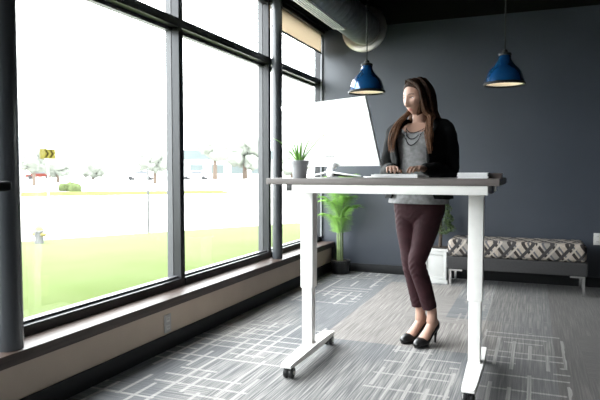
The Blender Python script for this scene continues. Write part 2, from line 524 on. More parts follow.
# ------------------------------------------------------------------ camera
cam_d = bpy.data.cameras.new('camera')
cam = bpy.data.objects.new('camera', cam_d)
COL.objects.link(cam)
cam_d.lens = 35.0
cam_d.sensor_width = 36.0
cam.location = (0, 0, 1.13)
cam.rotation_euler = (R(90 - 2.748), 0, R(21.836))
cam_d.clip_start = 0.05
cam_d.clip_end = 600
cam_d.dof.use_dof = True
cam_d.dof.focus_distance = 3.75
cam_d.dof.aperture_fstop = 5.0
S.camera = cam

# ------------------------------------------------------------------ room
YB, YF = 6.35, -2.45          # back wall, wall behind the camera
XR = 4.4
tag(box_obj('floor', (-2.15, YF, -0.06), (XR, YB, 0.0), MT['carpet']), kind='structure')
struct('ceiling', (-2.42, YF - 0.1, 3.3), (XR + 0.1, YB + 0.1, 3.4), MT['wall_black'])
struct('wall_back', (-2.347, YB, -0.06), (XR + 0.1, YB + 0.12, 2.735), MT['wall'])
struct('trim_1', (-2.42, YB - 0.012, 2.735), (XR + 0.1, YB + 0.12, 3.3), MT['wall_black'])
struct('wall_right', (XR, YF, -0.06), (XR + 0.1, YB, 3.3), MT['wall'])
struct('wall_front', (-2.6, YF - 0.1, -0.06), (XR + 0.1, YF, 3.3), MT['wall'])
struct('wall_left', (-2.42, YF, -0.06), (-2.152, YB, 0.272), MT['tan'])
struct('trim_2', (-2.42, YF, 2.73), (-2.2, YB, 3.3), MT['wall_black'])
struct('baseboard_left', (-2.152, YF, 0.0), (-2.138, YB, 0.098), MT['rubber'], 0.002)
struct('baseboard_back', (-2.138, YB - 0.014, 0.0), (XR, YB, 0.098), MT['rubber'], 0.002)
struct('baseboard_right', (XR - 0.014, YF, 0.0), (XR, YB - 0.014, 0.098), MT['rubber'], 0.002)
struct('trim_3', (-2.36, YF, 0.272), (-2.118, YB, 0.33), MT['sill'], 0.004)

YM = [-2.405 + 1.465 * i for i in range(7)]
YM[-1] = 6.34
ZT = 2.725
for i in range(0, 6):
    w = bpy.data.objects.new('window_%d' % (i + 1), None)
    COL.objects.link(w)
    tag(w, kind='structure')
    y0, y1 = YM[i], YM[i + 1]
    a, b = y0 + 0.055, y1 + 0.01
    if i == 5: b = y1 - 0.02
    bm = bmesh.new()
    add_box(bm, (-2.345, a, 0.33), (-2.28, b, 0.384), 0.003)
    add_box(bm, (-2.345, a, 2.128), (-2.285, b, 2.188), 0.003)
    add_box(bm, (-2.345, a, 2.672), (-2.28, b, ZT + 0.005), 0.003)
    obj('window_frame', bm, MT['frame'], w)
    bm = bmesh.new()
    add_box(bm, (-2.345, y0 + 0.006, 0.33), (-2.285, y0 + 0.058, ZT), 0.003)
    if i == 5:
        add_box(bm, (-2.345, y1 - 0.02, 0.33), (-2.28, YB, ZT), 0.003)
    obj('window_mullion', bm, MT['frame'], w)
    bm = bmesh.new()
    add_box(bm, (-2.395, y0 + 0.004, 0.30), (-2.347, y0 + 0.06, ZT), 0.002)
    add_box(bm, (-2.395, y0 + 0.06, 0.34), (-2.347, y1 + 0.004, 0.388), 0.002)
    add_box(bm, (-2.395, y0 + 0.06, 2.105), (-2.347, y1 + 0.004, 2.17), 0.002)
    add_box(bm, (-2.344, a, 0.384), (-2.312, b, 0.398), 0.002)
    if i == 5:
        add_box(bm, (-2.36, YB - 0.01, 0.30), (-2.347, YB, ZT), 0.002)
    obj('window_trim', bm, MT['alu'], w)
    if i == 5:
        bm = bmesh.new()
        add_box(bm, (-2.284, y1 - 0.02, 0.385), (-2.262, YB - 0.001, 2.66), 0.002)
        obj('window_jamb', bm, MT['jamb'], w)
    bm = bmesh.new()
    add_box(bm, (-2.3465, a, 0.35), (-2.3405, b, 2.70))
    obj('window_glass', bm, MT['glass'], w)

# two round posts standing on the sill
for n, (x, y, r) in enumerate(((-2.195, 1.935, 0.060), (-2.19, 4.905, 0.047))):
    bm = bmesh.new()
    add_lathe(bm, [(r, 0.3301), (r, 3.3)], 40, (x, y, 0))
    o = obj('column', bm, MT['post'], None, auto=40)
    tag(o, ('thick dark round post on the sill at the near end of the windows',
            'slimmer dark round post on the sill beside the desk end, before the far window')[n], 'post', 'round posts on the window sill')

# roller blind in the far window
t = thing('roller_blind', 'tan roller blind pulled a little way down the far window', 'blind', (-2.262, 5.62, 2.47))
box_obj('cassette', (-0.025, -0.685, 0.215), (0.035, 0.685, 0.29), MT['frame'], t, 0.006)
box_obj('blind_fabric', (-0.004, -0.665, 0.012), (0.0, 0.665, 0.225), MT['blind'], t)
box_obj('bottom_bar', (-0.009, -0.67, -0.006), (0.006, 0.67, 0.014), MT['frame'], t, 0.003)

# outlets
def outlet(label, loc, rz, m):
    t = thing('wall_outlet', label, 'outlet', loc, rz)
    bm = bmesh.new(); add_box(bm, (-0.036, -0.008, -0.058), (0.036, 0, 0.058), 0.004)
    obj('cover_plate', bm, m, t, auto=35)
    for s in (-1, 1):
        bm = bmesh.new(); add_box(bm, (-0.017, -0.0105, s * 0.025 - 0.015), (0.017, -0.007, s * 0.025 + 0.015), 0.003)
        p = obj('socket', bm, MT['outlet'], t, auto=35)
        bm = bmesh.new()
        for q in (-1, 1):
            add_box(bm, (q * 0.006 - 0.0013, -0.0115, s * 0.025 - 0.003), (q * 0.006 + 0.0013, -0.010, s * 0.025 + 0.008))
        obj('slot', bm, MT['outlet_slot'], p)
    return t
outlet('grey steel wall outlet in the tan wall below the windows', (-2.152, 3.094, 0.168), R(90), MT['outlet_steel'])
outlet('white wall outlet on the dark back wall beside the bench', (0.588, YB, 0.475), 0, MT['outlet'])

# ------------------------------------------------------------------ air duct
dx, dz, dr = -1.775, 2.715, 0.178
t = thing('air_duct', 'round grey steel air duct along the windows, ending in the back wall', 'duct', (dx, YB, dz))
bm = bmesh.new()
n = 48
ys = []
y = -8.78
while y < -0.02:
    ys += [y, y + 0.006, y + 0.012]
    y += 0.11
rings = []
for k, yy in enumerate(ys + [-0.001]):
    rr = dr + (0.0016 if k % 3 == 1 else 0)
    rings.append([V((rr * cos(2 * pi * i / n), yy, rr * sin(2 * pi * i / n))) for i in range(n)])
add_loft(bm, rings)
obj('duct_pipe', bm, MT['galv'], t, smooth=True)
bm = bmesh.new()
prof = [(dr - 0.002, -0.03), (dr + 0.012, -0.03), (dr + 0.016, -0.016), (0.25, -0.016), (0.256, -0.013), (0.256, -0.0005), (dr - 0.002, -0.0005)]
n = 56
rings = [[V((r * cos(2 * pi * i / n), yy, r * sin(2 * pi * i / n))) for i in range(n)] for r, yy in prof + prof[:1]]
add_loft(bm, rings, cap=False)
obj('wall_flange', bm, MT['brushed'], t, auto=30)
# slot grille on its lower window side
gm = M.Rotation(R(9), 4, 'Y')         # plate tangent to the duct's lower window side
bm = bmesh.new()
y0, y1 = -3.6, -0.80
hw = 0.066
def gbox(bm, lo, hi, bev=0.002):
    add_box(bm, lo, hi, bev, gm)
zo = -dr - 0.008
gbox(bm, (-hw, y0, zo), (-hw + 0.010, y1, zo + 0.06))
gbox(bm, (hw - 0.010, y0, zo), (hw, y1, zo + 0.06))
gbox(bm, (-hw + 0.014, y0, zo), (hw - 0.014, y0 + 0.014, zo + 0.06))
gbox(bm, (-hw + 0.014, y1 - 0.014, zo), (hw - 0.014, y1, zo + 0.06))
g = obj('grille_frame', bm, MT['slat'], t)
for k in range(3):
    x = -0.030 + 0.030 * k
    bm = bmesh.new()
    gbox(bm, (x - 0.004, y0 + 0.014, zo + 0.001), (x + 0.004, y1 - 0.014, zo + 0.008), 0.001)
    obj('grille_slat', bm, MT['slat'], g)
bm = bmesh.new(); gbox(bm, (-hw + 0.008, y0 + 0.012, zo + 0.010), (hw - 0.008, y1 - 0.012, zo + 0.03))
obj('grille_backing', bm, MT['black_plastic'], g)

# ------------------------------------------------------------------ pendant lamps
def lamp(label, x, y, z):
    t = thing('pendant_lamp', label, 'lamp', (x, y, z), 0, 'blue pendant lamps')
    k_ = 0.9
    sc = lambda pr: [(a * k_, b * k_) for a, b in pr]
    outer = [(0.176, 0.004), (0.172, 0.03), (0.166, 0.055), (0.158, 0.085), (0.146, 0.115), (0.128, 0.14), (0.107, 0.162),
             (0.088, 0.183), (0.073, 0.203), (0.062, 0.222), (0.056, 0.242), (0.054, 0.262), (0.05, 0.268)]
    inner = [(0.046, 0.262), (0.05, 0.24), (0.058, 0.215), (0.08, 0.183), (0.104, 0.153), (0.14, 0.11), (0.160, 0.06), (0.171, 0.006)]
    bm = bmesh.new(); add_lathe(bm, sc(outer + [(0.046, 0.266)] + inner + [(0.176, 0.004)]), 48, cap=False)
    sh = obj('lamp_shade', bm, [MT['lamp_blue'], MT['lamp_white']], t, smooth=True)
    for p in sh.data.polygons:
        c = p.center
        rr = sqrt(c.x ** 2 + c.y ** 2)
        if p.normal.x * c.x + p.normal.y * c.y < 0 or p.normal.z < -0.5:
            p.material_index = 1
    bm = bmesh.new(); add_lathe(bm, sc([(0.172, 0.016), (0.181, 0.016), (0.188, 0.004), (0.188, -0.005), (0.180, -0.010), (0.172, -0.006), (0.172, 0.016)]), 48, cap=False)
    obj('rim', bm, MT['lamp_black'], t, smooth=True)
    bm = bmesh.new(); add_lathe(bm, sc([(0.058, 0.262), (0.06, 0.27), (0.058, 0.283), (0.04, 0.288), (0.026, 0.293), (0.022, 0.315), (0.012, 0.322)]), 32)
    obj('cap', bm, MT['lamp_black'], t, auto=40)
    bm = bmesh.new(); add_lathe(bm, [(0.005, 0.284), (0.005, 3.3 - z)], 10)
    obj('cord', bm, MT['lamp_black'], t, smooth=True)
    bm = bmesh.new(); add_lathe(bm, sc([(0.012, 0.055), (0.026, 0.065), (0.034, 0.085), (0.034, 0.10), (0.027, 0.125), (0.016, 0.15), (0.016, 0.265)]), 20)
    obj('bulb', bm, MT['bulb'], t, smooth=True)
lamp('blue pendant lamp hanging before the steel duct flange, above the monitor', -1.428, 5.2, 1.856)
lamp('blue pendant lamp hanging over the patterned bench against the dark wall', -0.243, 5.2, 1.862)

# ------------------------------------------------------------------ standing desk
DX0, DX1, DY0, DY1, DZ = -1.363, -0.150, 2.90, 3.66, 1.096
t = thing('standing_desk', 'height adjustable standing desk with grey wood top and white legs on casters', 'desk', (-0.76, 3.28, 0))
def dk(x, y, z): return (x + 0.76, y - 3.28, z)
def dbox(name, lo, hi, m, parent=t, bev=0.003):
    return box_obj(name, dk(*lo), dk(*hi), m, parent, bev)
dbox('tabletop', (DX0, DY0, DZ - 0.033), (DX1, DY1, DZ), MT['desk_top'])
for y in (2.906, 3.57):
    dbox('crossbeam', (-1.2126, y, DZ - 0.078), (-0.202, y + 0.03, DZ - 0.0335), MT['white_metal'])
for x in (-1.251, -0.201):
    dbox('side_bracket', (x, 2.915, DZ - 0.07), (x + 0.036 if x < -1 else x + 0.018, 3.10, DZ - 0.0335), MT['black_plastic'])
for lx, s in ((-1.250, 1), (-0.283, -1)):
    bm = bmesh.new(); add_box(bm, dk(lx - 0.039, 3.222, 0.437), dk(lx + 0.039, 3.302, DZ - 0.034), 0.005)
    up = obj('leg', bm, MT['white_metal'], t, auto=35)
    bm = bmesh.new(); add_box(bm, dk(lx - 0.032, 3.23, 0.09), dk(lx + 0.032, 3.294, 0.44), 0.005)
    obj('lower_column', bm, MT['white_metal'], up, auto=35)
    fx = lx + (0.022 if s > 0 else 0.008)
    bm = bmesh.new()
    prof = [(2.855, 0.07, 0.085, 0.030), (2.89, 0.069, 0.092, 0.036), (3.2, 0.067, 0.102, 0.044), (3.32, 0.067, 0.102, 0.044), (3.57, 0.069, 0.092, 0.036), (3.605, 0.07, 0.085, 0.030)]
    add_loft(bm, [[V(dk(fx - w, y, z0)), V(dk(fx + w, y, z0)), V(dk(fx + w * 0.93, y, z1)), V(dk(fx - w * 0.93, y, z1))] for y, z0, z1, w in prof])
    foot = obj('foot', bm, MT['white_metal'], t)
    for y in (2.895, 3.565):
        bm = bmesh.new()
        add_box(bm, dk(fx - 0.017, y - 0.018, 0.05), dk(fx + 0.017, y + 0.02, 0.071), 0.003)
        add_box(bm, dk(fx - 0.005, y - 0.02, 0.02), dk(fx + 0.005, y + 0.02, 0.06), 0.003)
        cs = obj('caster', bm, MT['black_plastic'], t, auto=35)
        bm = bmesh.new()
        for q in (-0.016, 0.016):
            c = V(dk(fx + q, y + 0.01, 0.0325))
            rings = []
            for rr, xx in ((0.012, -0.0105), (0.027, -0.0105), (0.0315, -0.007), (0.0325, 0), (0.0315, 0.007), (0.027, 0.0105), (0.012, 0.0105)):
                rings.append([c + V((xx, rr * cos(2 * pi * i / 24), rr * sin(2 * pi * i / 24))) for i in range(24)])
            add_loft(bm, rings)
        obj('caster_wheel', bm, MT['black_plastic'], cs, auto=35)
        for q in (-0.028, 0.028):
            bm = bmesh.new()
            c = V(dk(fx + q, y + 0.01, 0.0325))
            add_loft(bm, [[c + V((xx, 0.011 * cos(2 * pi * i / 16), 0.011 * sin(2 * pi * i / 16))) for i in range(16)] for xx in (-0.002, 0.002)])
            obj('hub_cap', bm, MT['slat'], cs)

# dark tall table whose corner shows at the picture's edge
t = thing('tall_table', 'dark tall table by the near post, only its corner showing', 'table', (-1.86, 1.17, 0))
bm = bmesh.new(); add_box(bm, (-0.24, -0.24, 1.068), (0.285, 0.245, 1.1), 0.012, seg=3)
obj('tabletop', bm, MT['table_dark'], t, auto=35)
bm = bmesh.new(); add_lathe(bm, [(0.19, 0.0), (0.19, 0.008), (0.17, 0.016), (0.035, 0.02)], 40)
obj('base', bm, MT['black_plastic'], t, auto=35)
bm = bmesh.new(); add_lathe(bm, [(0.033, 0.016), (0.033, 1.06), (0.08, 1.073)], 28)
obj('pole', bm, MT['black_plastic'], t, auto=35)

# ------------------------------------------------------------------ things on the desk
# monitor: screen faces the woman, white back to the camera
MA = R(-26.6)                     # screen normal (+y local) turned toward +X
t = thing('monitor', 'large white computer monitor on a splayed stand, its back to us', 'monitor', (-1.045, 3.155, DZ + 0.001), MA)
tilt = M.Translation((0, 0, 0.066)) @ M.Rotation(R(19), 4, 'X')
W, Hh = 0.335, 0.375
bm = bmesh.new()
add_box(bm, (-W, -0.007, 0), (W, 0.008, Hh), 0.004)
add_loft(bm, [[V((-W + i, y, j)) for i, j in ((k, k), (2 * W - k, k), (2 * W - k, Hh - k), (k, Hh - k))] for y, k in ((-0.005, 0.004), (-0.014, 0.030), (-0.022, 0.10))])
bmesh.ops.transform(bm, matrix=tilt, verts=bm.verts)
hs = obj('monitor_housing', bm, MT['mon_white'], t, auto=30)
bm = bmesh.new(); add_box(bm, (-W + 0.008, 0.0075, 0.012), (W - 0.008, 0.0095, Hh - 0.008))
bmesh.ops.transform(bm, matrix=tilt, verts=bm.verts)
tag(obj('screen', bm, MT['mon_dark'], t), 'black glass screen')
cu = bpy.data.curves.new('logo_curve', 'FONT')
cu.body = 'SAMSUNG'; cu.size = 0.017; cu.align_x = 'CENTER'; cu.extrude = 0.0004; cu.space_character = 1.2
tmp = bpy.data.objects.new('logo_tmp', cu); COL.objects.link(tmp)
me = bpy.data.meshes.new_from_object(tmp.evaluated_get(bpy.context.evaluated_depsgraph_get()))
bpy.data.objects.remove(tmp)
me.transform(tilt @ M.Translation((-0.004, -0.0186, 0.060)) @ M.Rotation(R(90), 4, 'X'))
obj('logo', me, MT['logo'], hs)
bm = bmesh.new()
add_tube(bm, [(0, -0.045, 0.014), (0, -0.050, 0.04), (0, -0.034, 0.075)], [(0.027, 0.012), (0.024, 0.010), (0.024, 0.009)], 16)
add_box(bm, (-0.022, -0.042, 0.05), (0.022, -0.016, 0.085), 0.006)
obj('stand_neck', bm, MT['mon_white'], t, smooth=True)
for s in (-1, 1):
    bm = bmesh.new()
    add_tube(bm, [(0.006 * s, -0.05, 0.034), (0.10 * s, -0.035, 0.021), (0.20 * s, -0.01, 0.0115)], [(0.006, 0.012), (0.005, 0.010), (0.004, 0.008)], 10, ref=V((0, 0, 1)))
    lg = obj('stand_leg', bm, MT['mon_white'], t, smooth=True)
    bm = bmesh.new()
    add_tube(bm, [(0.018 * s, -0.03, 0.020), (0.05 * s, 0.02, 0.012), (0.085 * s, 0.09, 0.0115)], [(0.006, 0.012), (0.005, 0.010), (0.004, 0.008)], 10, ref=V((0, 0, 1)))
    tag(obj('stand_leg', bm, MT['black_plastic'], t, smooth=True), 'black rear stand leg')

# aloe pot
t = thing('potted_aloe', 'small aloe plant in a grey pot on the desk end beside the monitor', 'plant', (-1.198, 2.985, DZ))
bm = bmesh.new(); add_lathe(bm, [(0.036, 0), (0.038, 0.003), (0.045, 0.072), (0.050, 0.073), (0.0515, 0.096), (0.048, 0.098), (0.045, 0.088), (0.0, 0.084)], 36, cap=True)
obj('pot', bm, MT['pot_grey'], t, auto=40)
bm = bmesh.new(); add_lathe(bm, [(0.045, 0.080), (0.045, 0.087), (0.02, 0.090), (0.003, 0.090)], 24)
obj('soil', bm, MT['soil'], t, smooth=True)
for k, (az, lean, ln) in enumerate(((200, 0.75, 0.085), (165, 0.25, 0.075), (100, 0.35, 0.06), (30, 0.5, 0.095), (-10, 0.35, 0.085), (10, 0.72, 0.11), (-60, 0.4, 0.07), (-120, 0.5, 0.065), (150, 0.12, 0.072))):
    d = V((cos(R(az)), sin(R(az)), 0))
    ln *= 1.6; lean *= 1.15
    base = V((0, 0, 0.086)) + d * 0.01
    pts = [base, base + d * ln * lean * 0.35 + V((0, 0, ln * 0.42)), base + d * ln * lean * 0.75 + V((0, 0, ln * 0.78)), base + d * ln * lean * 1.15 + V((0, 0, ln * 0.98))]
    bm = bmesh.new()
    side = d.cross(V((0, 0, 1)))
    add_tube(bm, smooth_path(pts, 3), smooth_vals([(0.0085, 0.0035), (0.0075, 0.003), (0.005, 0.002), (0.0012, 0.001)], 3), 8, ref=side)
    obj('leaf', bm, MT['aloe'], t, smooth=True)

# keyboard
t = thing('keyboard', 'slim white keyboard lying under the typing hands', 'keyboard', (-0.765, 3.505, DZ), R(-12))
bm = bmesh.new()
add_loft(bm, [[V((x, y0, 0)), V((x, y1, 0)), V((x, y1, z1)), V((x, y0, z0))] for x, y0, y1, z0, z1 in ((-0.15, -0.06, 0.06, 0.019, 0.010), (0.15, -0.06, 0.06, 0.019, 0.010))])
obj('keyboard_case', bm, MT['mon_white'], t)
for r in range(4):
    for c in range(12):
        x = -0.138 + c * 0.0235; y = 0.042 - r * 0.027
        z = 0.0146 + (-y) * 0.075
        bm = bmesh.new(); add_box(bm, (x, y - 0.011, z - 0.002), (x + 0.019, y + 0.011, z + 0.004), 0.0015)
        obj('key', bm, MT['mon_white'], t)
bm = bmesh.new()
add_tube(bm, smooth_path([(0.03, -0.058, 0.012), (0.02, -0.085, 0.014), (-0.05, -0.115, 0.006), (-0.13, -0.11, 0.004), (-0.2, -0.06, 0.004), (-0.22, 0.0, 0.004)], 5), 0.0028, 8)
obj('cord', bm, MT['mon_white'], t, smooth=True)

# paper stack and book at the right end
t = thing('paper_stack', 'low stack of loose white papers on the right end of the desk', 'papers', (-0.306, 3.30, DZ), R(3))
bm = bmesh.new()
for k in range(9):
    ox, oy = random.uniform(-0.004, 0.004), random.uniform(-0.004, 0.004)
    add_box(bm, (-0.076 + ox, -0.1 + oy, k * 0.0034), (0.076 + ox, 0.1 + oy, k * 0.0034 + 0.0032))
obj('sheets', bm, MT['paper'], t)
t = thing('book', 'dark brown book at the right end of the desk beside the white papers', 'book', (-0.190, 3.33, DZ), R(1))
bm = bmesh.new(); add_box(bm, (-0.032, -0.09, 0), (0.034, 0.09, 0.003), 0.001); add_box(bm, (-0.032, -0.09, 0.025), (0.034, 0.09, 0.028), 0.001); add_box(bm, (-0.034, -0.09, 0), (-0.031, 0.09, 0.028), 0.001)
obj('cover', bm, MT['book_dark'], t)
bm = bmesh.new(); add_box(bm, (-0.031, -0.087, 0.003), (0.031, 0.087, 0.025))
tag(obj('pages', bm, MT['book_dark'], t), None)

# ------------------------------------------------------------------ bench
t = thing('bench', 'long low bench with patterned cushion on a charcoal base, chrome legs', 'bench', (-0.155, 6.03, 0))
bm = bmesh.new(); add_box(bm, (-0.62, -0.235, 0.185), (0.62, 0.235, 0.308), 0.012, seg=3)
obj('bench_base', bm, MT['bench_base'], t, auto=35)
bm = bmesh.new()
add_box(bm, (-0.618, -0.233, 0.308), (0.612, 0.233, 0.472), 0.05, seg=5)
for v in bm.verts:
    if v.co.z > 0.41:
        v.co.z += 0.018 * (1 - (v.co.x / 0.62) ** 2) * (1 - (v.co.y / 0.24) ** 2)
obj('cushion', bm, MT['bench_cloth'], t, smooth=True)
for sx in (-1, 1):
    for sy in (-1, 1):
        bm = bmesh.new()
        x, y = sx * 0.59, sy * 0.205
        add_box(bm, (x - 0.012, y - 0.012, 0), (x + 0.012, y + 0.012, 0.185), 0.002)
        lo, hi = sorted((x + sx * 0.012, x - sx * 0.115))
        add_box(bm, (lo, y - 0.014, 0.166), (hi, y + 0.014, 0.1855), 0.002)
        obj('leg', bm, MT['chrome'], t)

# ------------------------------------------------------------------ boxwood in white planter
t = thing('topiary_plant', 'slim leafy cone topiary in a white wooden box by the bench', 'plant', (-0.915, 6.10, 0))
bm = bmesh.new()
w = 0.112
add_box(bm, (-w - 0.02, -w - 0.02, 0), (w + 0.016, w + 0.012, 0.035), 0.004)
add_box(bm, (-w, -w, 0.03), (w, w, 0.33), 0.003)
add_box(bm, (-w - 0.022, -w - 0.022, 0.325), (w + 0.016, w + 0.014, 0.352), 0.004)
for sx in (-1, 1):
    add_box(bm, (sx * (w - 0.014) - 0.014, -w - 0.016, 0.035), (sx * (w - 0.014) + 0.014, -w + 0.002, 0.325), 0.002)
for z0 in (0.036, 0.292):
    add_box(bm, (-w + 0.028, -w - 0.016, z0), (w - 0.028, -w + 0.002, z0 + 0.032), 0.002)
pl = obj('planter_box', bm, MT['white_wood'], t, auto=35)
bm = bmesh.new()
for (lo, hi) in (((-0.075, -w - 0.005, 0.075), (0.075, -w + 0.001, 0.285)),):
    add_box(bm, lo, hi, 0.004)
obj('panel', bm, MT['white_wood'], pl, auto=35)
box_obj('soil', (-w + 0.004, -w + 0.004, 0.345), (w - 0.004, w - 0.004, 0.358), MT['soil'], t)
bm = bmesh.new(); add_tube(bm, [(0.028, 0, 0.352), (0.034, 0, 0.50), (0.028, 0.004, 0.72), (0.028, 0, 0.96)], [0.02, 0.017, 0.013, 0.006], 10)
obj('trunk', bm, MT['bark'], t, smooth=True)
bm = bmesh.new()
rnd = random.Random(3)
for k in range(3600):
    h = rnd.random() ** 1.25
    z = 0.495 + h * 0.53
    rad = (0.104 * (1 - h) ** 0.75 + 0.030) * min(1, 0.55 + h * 6) * (0.55 + 0.45 * rnd.random() ** 0.5) * (1 + 0.18 * sin(z * 60))
    a = rnd.random() * 2 * pi
    p = V((0.028 + rad * cos(a), rad * sin(a), z))
    d = V((cos(a) + rnd.gauss(0, .5), sin(a) + rnd.gauss(0, .5), rnd.gauss(0.25, .5))).normalized()
    s = d.cross(V((rnd.gauss(0, 1), rnd.gauss(0, 1), rnd.gauss(0, 1)))).normalized()
    l = rnd.uniform(0.014, 0.024); ww = l * 0.32
    q = [p, p + d * l * 0.5 + s * ww, p + d * l, p + d * l * 0.5 - s * ww]
    bm.faces.new([bm.verts.new(c) for c in q])
obj('foliage', bm, MT['boxleaf'], t)

# ------------------------------------------------------------------ palm in the corner
t = thing('potted_palm', 'tall feathery palm in a black pot in the window corner', 'plant', (-1.985, 6.17, 0))
bm = bmesh.new(); add_lathe(bm, [(0.085, 0), (0.09, 0.01), (0.105, 0.13), (0.112, 0.132), (0.112, 0.15), (0.10, 0.15), (0.10, 0.14), (0.0, 0.135)], 32)
obj('pot', bm, MT['black_plastic'], t, auto=40)
bm = bmesh.new(); add_lathe(bm, [(0.099, 0.12), (0.099, 0.141), (0.05, 0.146), (0.004, 0.147)], 24)
obj('soil', bm, MT['soil'], t, smooth=True)
rnd = random.Random(11)
#        azimuth, stem height, reach, frond length
FR = [(-110, 0.66, 0.05, 0.40), (-80, 0.84, 0.04, 0.42), (-150, 0.72, 0.05, 0.38), (-50, 0.76, 0.04, 0.34), (-15, 0.66, 0.02, 0.26),
      (-95, 1.02, 0.03, 0.38), (-165, 0.95, 0.03, 0.34), (-25, 1.00, 0.01, 0.26), (-130, 0.50, 0.05, 0.32), (-65, 0.48, 0.05, 0.30), (-40, 1.12, 0.02, 0.28)]
for az, sh, reach, fl in FR:
    d = V((cos(R(az)), sin(R(az)), 0))
    base = V((0, 0, 0.14)) + d * rnd.uniform(0.01, 0.03) + V((rnd.uniform(-.012, .012), rnd.uniform(-.012, .012), 0))
    knee = base + d * reach * 0.35 + V((0, 0, sh * 0.72))
    crown = base + d * (reach + fl * 0.16) + V((0, 0, sh * 0.72 + fl * 0.42))
    tip = base + d * (reach + fl * 0.42) + V((0, 0, sh * 0.72 + fl * 0.50))
    def clampv(c, m=0.0):
        c = c.copy()
        if c.z < 0.36: c.x = max(c.x, -0.115 + m)
        c.x = max(c.x, -0.20 + m); c.y = min(c.y, 0.155 - m)
        return c
    pts = [clampv(c, 0.01) for c in smooth_path([base, base.lerp(knee, 0.5), knee, crown, tip], 8)]
    bm = bmesh.new()
    N = len(pts)
    add_tube(bm, pts, [0.0072 * (1 - 0.85 * i / (N - 1)) + 0.0008 for i in range(N)], 6)
    fr = obj('frond', bm, MT['palm_stem'], t, smooth=True)
    bm = bmesh.new()
    i0 = int(N * 0.44)
    for i in range(i0, N):
        for sub in (0, 0.5):
            if i + 1 >= N and sub: continue
            p = pts[i] if not sub else pts[i].lerp(pts[i + 1], sub)
            tg = (pts[min(i + 1, N - 1)] - pts[i - 1]).normalized()
            f = (i + sub - i0) / (N - i0)
            L_ = 0.175 * (0.50 + 0.50 * sin(pi * min(1, f * 0.85 + 0.15))) * rnd.uniform(0.9, 1.08)
            for s in (-1, 1):
                side = d.cross(V((0, 0, 1))).normalized() * s
                dr_ = (side * (0.85 - 0.35 * f) + tg * (0.35 + 0.5 * f) + V((0, 0, 0.05))).normalized()
                q = []
                for k in range(5):
                    u = k / 4
                    q.append(p + dr_ * L_ * u + V((0, 0, 0.02 * u - 0.38 * L_ * u * u)) + d * 0.03 * u * u)
                nrm = side.cross(tg).normalized()
                rows = []
                for k, c in enumerate(q):
                    ww = 0.0040 * (0.45, 1.0, 0.95, 0.6, 0.03)[k]
                    ax = (q[min(k + 1, 4)] - q[max(k - 1, 0)]).normalized()
                    wv = ax.cross(nrm).normalized() * ww
                    rows.append([bm.verts.new(clampv(c - wv)), bm.verts.new(clampv(c - nrm * ww * 0.5)), bm.verts.new(clampv(c + wv))])
                for r0, r1 in zip(rows, rows[1:]):
                    bm.faces.new((r0[0], r0[1], r1[1], r1[0])); bm.faces.new((r0[1], r0[2], r1[2], r1[1]))
    obj('leaflets', bm, MT['palm'], fr)

# ------------------------------------------------------------------ the woman
PA = R(168)
PO = V((-0.70, 3.85, 0))
HC = V((0.012, 0.035, 1.612))
HM = M.Translation(HC) @ M.Rotation(R(-20), 4, 'Z') @ M.Rotation(R(-9), 4, 'X')
def g1(x, s): return exp(-(x / s) ** 2)

def head_mesh(bm):
    nu, nv = 88, 72
    rows = []
    for j in range(1, nv):
        ph = pi * j / nv
        row = []
        for i in range(nu):
            th = 2 * pi * i / nu
            n = V((cos(th) * sin(ph), sin(th) * sin(ph), cos(ph)))
            x, y, z = n.x * 0.073, n.y * 0.092, n.z * 0.113
            lowr = max(0, -n.z)
            x *= 1 - 0.34 * lowr ** 1.6
            if n.y > 0:
                y *= 1 - 0.06 * lowr
                x *= 1 + 0.03 * g1(n.z + 0.15, 0.25)
            else:
                y *= 1 - 0.45 * lowr ** 1.5
                y *= 1.04
            if n.y > 0.1:
                w = min(1, (n.y - 0.1) / 0.3)
                dy = 0
                ax = abs(x)
                # flatter face plane
                dy -= 0.006 * g1(x, 0.05) * g1(z - 0.0, 0.06)
                dy += 0.004 * g1(x, 0.05) * g1(z - 0.026, 0.012)
                dy -= 0.0095 * g1(ax - 0.030, 0.015) * g1(z - 0.004, 0.013)
                dy += 0.005 * g1(ax - 0.040, 0.02) * g1(z + 0.032, 0.022)
                t = min(1, max(0, (0.012 - z) / 0.052))
                if -0.056 < z < 0.03:
                    edge = min(1, (z + 0.056) / 0.010)
                    dy += (0.006 + 0.020 * t) * g1(x, 0.008 + 0.006 * t) * edge * min(1, (0.03 - z) / 0.02)
                    dy += 0.006 * g1(ax - 0.013, 0.007) * g1(z + 0.043, 0.008)
                dy += 0.0065 * g1(x, 0.020) * g1(z + 0.066, 0.006)
                dy += 0.0065 * g1(x, 0.017) * g1(z + 0.078, 0.006)
                dy -= 0.003 * g1(x, 0.024) * g1(z + 0.072, 0.0025)
                dy += 0.009 * g1(x, 0.020) * g1(z + 0.100, 0.014)
                dy -= 0.003 * g1(x, 0.02) * g1(z + 0.088, 0.006)
                y += dy * w
            row.append(bm.verts.new(HM @ V((x, y, z))))
        rows.append(row)
    top = bm.verts.new(HM @ V((0, 0, 0.113))); bot = bm.verts.new(HM @ V((0, 0.02, -0.112)))
    for a, b in zip(rows, rows[1:]):
        for i in range(nu):
            j = (i + 1) % nu
            bm.faces.new((a[i], b[i], b[j], a[j]))
    for i in range(nu):
        j = (i + 1) % nu
        bm.faces.new((top, rows[0][i], rows[0][j]))
        bm.faces.new((bot, rows[-1][j], rows[-1][i]))

